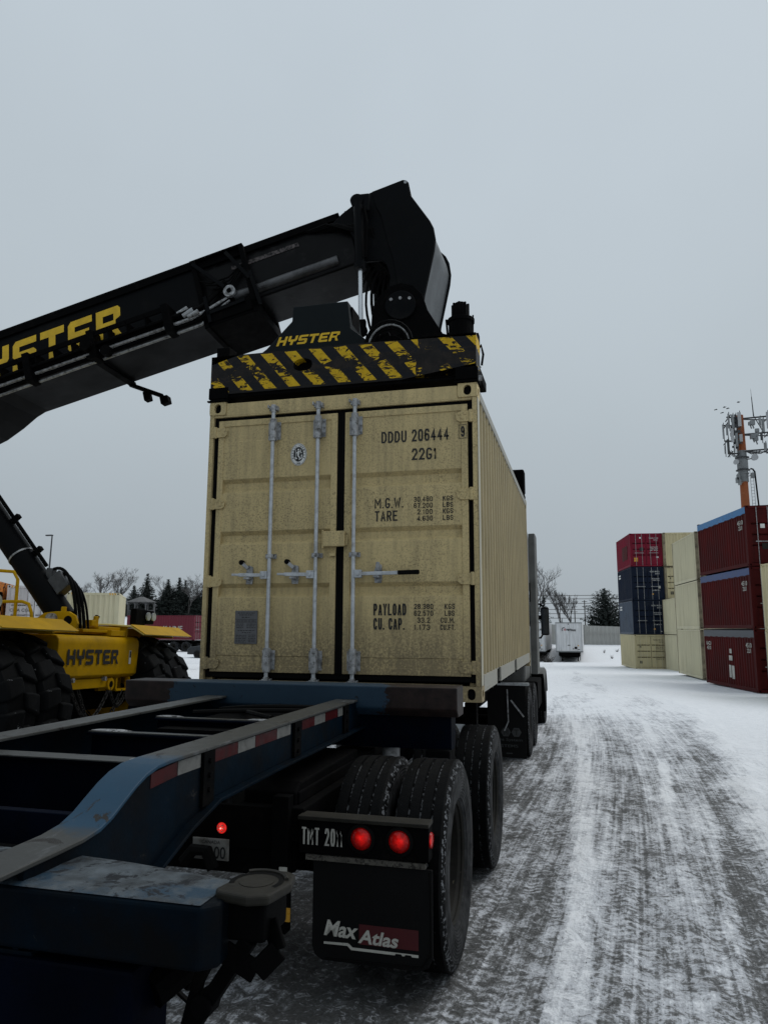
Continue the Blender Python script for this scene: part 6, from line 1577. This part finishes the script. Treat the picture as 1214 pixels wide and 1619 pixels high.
# ================================================================== container stacks at the right
rz = R(6.75); ax, ay = 7.28, 54.48
za = gz(8, 54.5)-.03
dtx = [('XYZU 451208', 1.45, 2.16, 2.12, 2.26), ('22G1', 1.75, 2.00, 2.12, 2.10), ('MGW 30480', 1.5, 1.60, 2.1, 1.68), ('TARE 2200', 1.5, 1.48, 2.1, 1.56), ('NET 28280', 1.5, 1.36, 2.1, 1.44)]
def plain(n): return [('GESU 40112', 1.40, 2.16, 2.12, 2.26), ('22G1', 1.80, 2.00, 2.12, 2.09), ('MGW 30480', 1.55, 1.62, 2.1, 1.69), ('TARE 2200', 1.55, 1.50, 2.1, 1.57), ('CUBE 33.2', 1.55, .72, 2.1, .80)]
bg_container('beige container with closed doors at the snow line, bottom of the red topped stack', BEIGE_B, ax, ay, za, rz, text=plain(0), rodm=CREAM_B, txm=DECAL, decor=[('sticker', DECAL, .36, .42, .52, .62), ('sticker', DECAL, .38, 1.62, .50, 1.74)])
bg_container('navy container with slate grey side directly above the bottom beige one', NAVY_B, ax, ay, za+2.62, rz, side=SLATE_B, text=plain(1), decor=[('sticker', AMBER, 1.5, .35, 1.62, .47), ('sticker', WHITE, 2.0, .2, 2.1, .26)])
bg_container('navy container with dark side just below the pinkish red one', NAVY_B, ax, ay, za+5.24, rz, text=plain(2), decor=[('sticker', AMBER, 1.5, .42, 1.62, .52), ('sticker', WORNW, 2.0, .9, 2.15, 1.1)])
pk = bg_container('pinkish red container on top of the four high stack with a yellow door sticker', PINK_B, ax, ay, za+7.86, rz, text=[('TGHU 9120', 1.45, 2.16, 2.15, 2.25), ('22G1', 1.80, 2.02, 2.1, 2.10), ('MGW 30480', 1.5, 1.46, 2.1, 1.54), ('TARE 2200', 1.5, 1.34, 2.1, 1.42), ('NET 28280', 1.5, 1.22, 2.1, 1.30)],
                  decor=[('sticker', AMBER, .28, .38, .56, .68), ('sticker', DECAL, .72, 1.18, 1.02, 1.48), ('sticker', WHITE, .74, 2.18, .86, 2.30), ('sticker', WHITE, 1.95, .66, 2.12, .76)])
MB().box(-.004, 1.2, .65, .0025, 3.4, 1.75).build('logo_patch', MAROON_B, pk)
for k, zz in ((1, 2.62), (2, 5.24)):
    o_ = [o for o in bpy.data.objects if o.get('category') == 'container' and abs(o.location.z-za-zz) < .01 and abs(o.location.x-ax) < .01][0]
    mb = MB()
    for q in range(2): mb.box(-.003, 4.6, 2.12-.2*q, .003, 5.5, 2.24-.2*q)
    mb.build('lettering', WHITE, o_)
bx, by = ax+2.50*math.cos(rz), ay+2.50*math.sin(rz)
for k, lb in enumerate(('beige container at the bottom, hidden behind the cream pair beside the four high stack', 'beige container second from the ground, hidden beside the slate sided navy one',
                        'cream container with closed doors beside the upper navy container', 'beige container showing its ribbed end wall beside the pinkish red one')):
    bg_container(lb, BEIGE_B, bx, by-.1*k, za+2.62*k, rz, flip=(k == 3), rodm=CREAM_B, txm=DECAL, frame=DIRTB, decor=None if k != 2 else [('sticker', DECAL, .36, .42, .58, .66), ('sticker', DECAL, .36, 1.62, .46, 1.72)])
cr = R(4.5); cx, cy = 9.41, 36.48; zc_ = -2.05
for k, lb in enumerate(('smooth sided cream container on the snow left of the maroon stack, bottom of three', 'smooth sided cream container in the middle of three left of the maroon stack', 'smooth sided cream container topmost of three left of the maroon stack')):
    bg_container(lb, CREAM_B, cx, cy, zc_+2.625*k, cr, flip=True, frame=DIRTB)
for k, lb in enumerate(('cream container on the snow between the four high stack and the three cream ones', 'cream container on the upper level between the four high stack and the three cream ones')):
    bg_container(lb, CREAM_B, 9.93, 48.45, gz(10, 50)-.10+2.62*k, cr, frame=DIRTB)
dr_ = R(10); dx, dy, zd = 10.24, 28.04, -2.02
for k, (lb, tp) in enumerate((('maroon open top container under a grey tarpaulin, bottom of its stack on the snow', TARPG), ('maroon open top container under a dark blue tarpaulin, middle of its stack', TARPD), ('maroon open top container under a bright blue tarpaulin, topmost of its stack', TARPB))):
    o = bg_container(lb, MAROON_B, dx, dy, zd+2.62*k, dr_, tarp=tp, decor=[('sticker', WHITE, .58, 1.62, .76, 1.80), ('sticker', PADT, .6, .72, .95, .98)] if k == 2 else None)
    mb = MB()
    def ST(s_, ya, za_, yb, zb): text_to(mb, s_, (-.004, yb, za_), (0, -1, 0), (0, 0, 1), yb-ya, zb-za_, .02)
    ST('4510', .35, 1.82, .95, 2.02); ST('22U1', .45, 1.60, .85, 1.78)
    if k == 0: ST('UACU', 5.1, 1.84, 5.75, 2.02); ST('4510', 5.15, 1.62, 5.7, 1.80); mb.box(-.003, 2.75, .45, .003, 3.0, 1.0); mb.box(-.003, 2.4, .4, .003, 2.68, .98); mb.box(-.003, 2.55, 1.2, .003, 2.95, 1.42); mb.box(-.003, 2.6, 1.52, .003, 2.85, 1.72)
    mb.build('lettering', WORNW, o)
er = R(10)
for k, lb in enumerate(('pale beige container at the right edge in front of the maroon doors, lower of two', 'pale beige container at the right edge in front of the maroon doors, upper of two')):
    bg_container(lb, BEIGE_B, 11.36, 20.45, -2.04+2.595*k, er)

# ================================================================== parked box trailers at the end of the yard
def road_wheel(parent, x, y, z, r=.5, w=.5):
    wh = bpy.data.objects.new('wheel', None); COL.objects.link(wh); wh.parent = parent; wh.location = (x, y, z)
    MB().lathe([(.28, -w*.45), (.45, -w*.5), (r-.03, -w*.47), (r, -w*.42), (r, w*.42), (r-.03, w*.47), (.45, w*.5), (.28, w*.45)], 'x', (0, 0, 0), 28).build('tyre', TYRE, wh, smooth=35)
    MB().lathe([(.279, -w*.4), (.1, -w*.3), (.1, w*.3), (.279, w*.4)], 'x', (0, 0, 0), 20).build('rim', RIM, wh, smooth=35)
def box_trailer(label, x, y, rz_, word=None, dents=True):
    z = gz(x+1.3, y)
    o = empty('box_trailer', label, 'trailer', (x, y, z), rz_, 'white box trailers parked at the end of the yard')
    B = 1.08; H = 4.08
    MB().box(0, 0, B, 2.68, 13.2, H).build('body', WHITE_B, o, bevel=.03)
    for X in (-.012, 2.60): MB().box(X, -.02, B-.03, X+.09, .05, H+.01).build('corner_trim', TOWL, o, bevel=.01)
    MB().box(-.02, -.025, H-.06, 2.70, .05, H+.03).build('top_trim', TOWG, o, bevel=.01)
    MB().box(-.02, -.02, B-.06, 2.70, .08, B+.06).build('bottom_trim', TOWG, o, bevel=.01)
    fp = MB(); n1, n2 = 20, 20; vs = []
    for j in range(n2+1):
        for i in range(n1+1):
            u, v_ = i/n1, j/n2
            vs.append((.12+2.44*u, -.012-.03*float(fbm(np.array(u*2.2+x), np.array(v_*2.0), 2, 8))*math.sin(math.pi*u)*math.sin(math.pi*v_), B+.1+(H-B-.2)*v_))
    fp.add(vs, [(j*(n1+1)+i, j*(n1+1)+i+1, (j+1)*(n1+1)+i+1, (j+1)*(n1+1)+i) for j in range(n2) for i in range(n1)]).build('front_sheet', WHITE_B, o, smooth=60)
    MB().box(1.9, -.07, B+.28, 2.15, -.005, B+.50).box(1.72, -.06, B+.24, 1.82, -.005, B+.34).box(2.2, -.05, B+.20, 2.42, -.005, B+.26).build('air_couplings', BLKM, o, bevel=.01)
    MB().cyl((2.28, -.06, B+.62), (2.28, -.005, B+.62), .06, n=12).build('marker_lamp', AMBER, o)
    MB().cyl((1.32, -.04, H-.16), (1.32, -.005, H-.16), .05, n=10).build('top_lamp', BLKM, o)
    MB().box(1.2, -.035, B+.62, 1.46, -.014, B+.70).build('stencil', DECAL, o)
    if word:
        mb = MB(); text_to(mb, word[1:], (1.06, -.048, H-.84), (1, 0, -.06), (0, 0, 1), 1.02, .26, .03, .1); mb.build('lettering', DECAL, o)
        mb = MB(); text_to(mb, word[:1], (.84, -.048, H-.84), (1, 0, -.06), (0, 0, 1), .22, .25, .03, .1)
        mb.build('lettering_red', paint('red_lettering', (.35, .02, .03), .6, bump=0), o)
        MB().tube([(.92, -.05, H-.50), (.74, -.05, H-.56), (.66, -.05, H-.72), (.70, -.05, H-.88)], .035, 6).build('swoosh', DECAL, o)
    for X in (.45, 2.1): MB().box(X, 2.6, .05, X+.13, 2.75, B).box(X-.07, 2.5, 0, X+.2, 2.85, .05).build('landing_leg', BLKM, o)
    MB().box(.25, .2, .62, 2.43, 2.4, B-.07).box(.35, .4, .50, 2.33, 12.9, .8).build('under_frame', BLKM, o)
    MB().box(2.38, 1.6, .1, 2.44, 1.7, 1.0).bar((.3, 2.5, .35), (2.3, 2.5, .45), .06, .06).build('leg_brace', BLKM, o)
    for yy in (10.2, 11.5):
        for X in (.32, 2.36): road_wheel(o, X, yy, .5)
    for yy in (.9, 1.1): 
        pass
    return o
box_trailer('white box trailer with dark and red lettering on its front, parked by the fence', .80, 74.6, R(-1), 'Averioux')
b2 = box_trailer('white box trailer half hidden behind the black lorry mirror', -2.95, 74.4, R(-1))
mb = MB(); text_to(mb, 'HUET', (1.85, -.048, 3.25), *XZ, .62, .17, .03); mb.build('lettering', DECAL, b2)
MB().box(1.7, -.10, 1.45, 2.12, -.02, 2.05).build('reefer_grille', TOWG, b2, bevel=.05)
sh = empty('bare_shrub', 'small bare twiggy shrub in the snow between the two white trailers', 'shrub', (-.05, 73, gz(0, 73)))
mb = MB(); rd = random.Random(12)
for k in range(40): mb.tube([(rd.uniform(-.4, .5), rd.uniform(-.3, .3), 0), (rd.uniform(-.8, .9), rd.uniform(-.4, .4), rd.uniform(.2, .75))], .025, 4, .008)
mb.build('twigs', BARK, sh)
for k, (x, y, lb) in enumerate(((5.9, 84, 'tuft of dead weed on the snow bank furthest left below the fence'), (6.6, 80, 'tuft of dead weed in the middle of the snow bank below the fence'), (7.4, 85, 'tuft of dead weed nearest the container stack below the fence'))):
    o = empty('dead_weed', lb, 'weed', (x, y, gz(x, y)), group='dead weeds on the snow bank')
    mb = MB()
    for q in range(14): mb.tube([(0, 0, 0), (rd.uniform(-.25, .25), rd.uniform(-.2, .2), rd.uniform(.15, .5))], .02, 3, .008)
    mb.build('stems', BARK, o)

# ================================================================== left background
def chassis(label, x, y, rz_, L=7.4, z=None, top=1.15):
    z = gz(x, y) if z is None else z
    o = empty('parked_chassis', label, 'trailer', (x, y, z), rz_, 'black container chassis parked on the left')
    for X in (.75, 1.6): MB().box(X, -.2, top-.38, X+.12, L+.2, top-.03).build('frame_rail', BLKM, o)
    for yy in (.05, L-.3): MB().box(0, yy, top-.2, 2.44, yy+.22, top-.025).build('bolster', BLKM, o)
    MB().box(.1, -.32, .62, 2.34, -.22, .80).build('light_bar', BLKM, o)
    for yy in (.9, 2.2):
        for X in (.3, 2.14): road_wheel(o, X, yy, .5)
        MB().cyl((.2, yy, .5), (2.3, yy, .5), .07, n=8).build('axle', BLKM, o)
    for X in (.6, 1.75): MB().box(X, L-1.6, 0, X+.12, L-1.48, top-.4).build('landing_leg', BLKM, o)
    return o
g2 = 'containers on chassis at the left'
def stripes(o, flip, Lc):
    """yellow and black high-cube marks on the top corners"""
    for xa in (.16, 1.92):
        for k in range(3):
            mb = MB(); y = Lc-.0 if flip else 0
            q = .006 if flip else -.001
            x = xa+.12*k
            mb.add([(x, Lc+q if flip else q, 2.79), (x+.06, Lc+q if flip else q, 2.79), (x+.10, Lc+q if flip else q, 2.88), (x+.04, Lc+q if flip else q, 2.88)], [(0, 1, 2, 3)])
            mb.build('corner_mark', AMBER, o)
rz3 = R(31)
for (lb, M_, x, y, fl, zt, Lc) in (('cream container with a ribbed end wall behind the lift cylinder and yellow deck', CREAM_B, -21.0, 25.2, True, 2.22, 6.058),
                                   ('dirty white container with a black web address on its doors at the far left', WHITE_B, -22.95, 23.45, False, 2.48, 6.058),
                                   ('rusty orange container at the extreme left edge', ORANGE_B, -24.05, 20.2, False, 2.62, 6.058)):
    o = bg_container(lb, M_, x, y, zt-2.896, rz3, L=Lc, H=2.896, flip=fl, group=g2, text=[('CMA CGM', .17, 1.66, 1.12, 1.80)] if M_ is WHITE_B else None, txm=DECAL)
    stripes(o, fl, Lc)
    chassis({True: 'black chassis under the cream container with the ribbed end wall'}.get(fl, 'black chassis under the '+('dirty white container' if M_ is WHITE_B else 'rusty orange container')), x, y, rz3, Lc, top=zt-2.896-gz(x, y))
lr = bg_container('wine red container with white lettering on a black chassis in front of the snowy hill', WINE_B, -33.3, 60, -.72, R(91), L=7.45, H=2.40, group=g2)
mb = MB(); text_to(mb, 'K LINE', (-.006, 3.35, .86), (0, -1, 0), (0, 0, 1), 2.1, .50, .02)
mb.build('lettering', WORNW, lr)
MB().box(-.004, 6.0, .3, .004, 6.03, 2.2).build('sticker', WORNW, lr)
chassis('long black chassis under the wine red container', -33.3, 60, R(91), 7.45, top=-.72-gz(-36, 60))
# dark car
ca = empty('parked_car', 'dark saloon car on the snow half hidden by the left edge of the beige container', 'car', (-23.3, 46, gz(-23.3, 46)), R(178))
prof = [(-2.25, .30), (-2.28, .62), (-2.15, .86), (-1.35, .95), (-.75, 1.36), (.55, 1.42), (1.15, .98), (2.05, .86), (2.28, .68), (2.28, .30)]
mb = MB(); n = len(prof); secs = [(-.86, .97, .96), (-.90, 1, .98), (.90, 1, .98), (.86, .97, .96)]
vs = []
for y in (-.88, .88): vs += [(a, y*(.80 if b > 1.1 else 1), b) for a, b in prof]
mb.add(vs, [tuple(range(n))[::-1], tuple(range(n, 2*n))]+[(i, (i+1) % n, n+(i+1) % n, n+i) for i in range(n)])
mb.build('body', CARP, ca, bevel=.05, seg=3)
for s_ in (-1, 1):
    MB().prism([(-1.15, .98), (-.68, 1.30), (.48, 1.35), (.98, .99)], 'y', s_*.845-.02, s_*.845+.02).build('side_window', GLASS, ca)
MB().add([(.62, -.66, 1.40), (.62, .66, 1.40), (1.16, .80, 1.0), (1.16, -.80, 1.0)], [(0, 1, 2, 3)]).build('windscreen', LENS, ca)
for x in (-1.35, 1.4):
    for s_ in (-1, 1):
        wh = bpy.data.objects.new('wheel', None); COL.objects.link(wh); wh.parent = ca; wh.location = (x, s_*.80, .32)
        MB().cyl((0, -.1, 0), (0, .1, 0), .32, n=20).build('tyre', TYRE, wh, bevel=.02); MB().cyl((0, s_*.10, 0), (0, s_*.105, 0), .19, n=16).build('rim', RIM, wh)
MB().box(-1.9, -.6, .955, -1.2, .6, .975).build('snow_on_boot', SNOWC, ca)
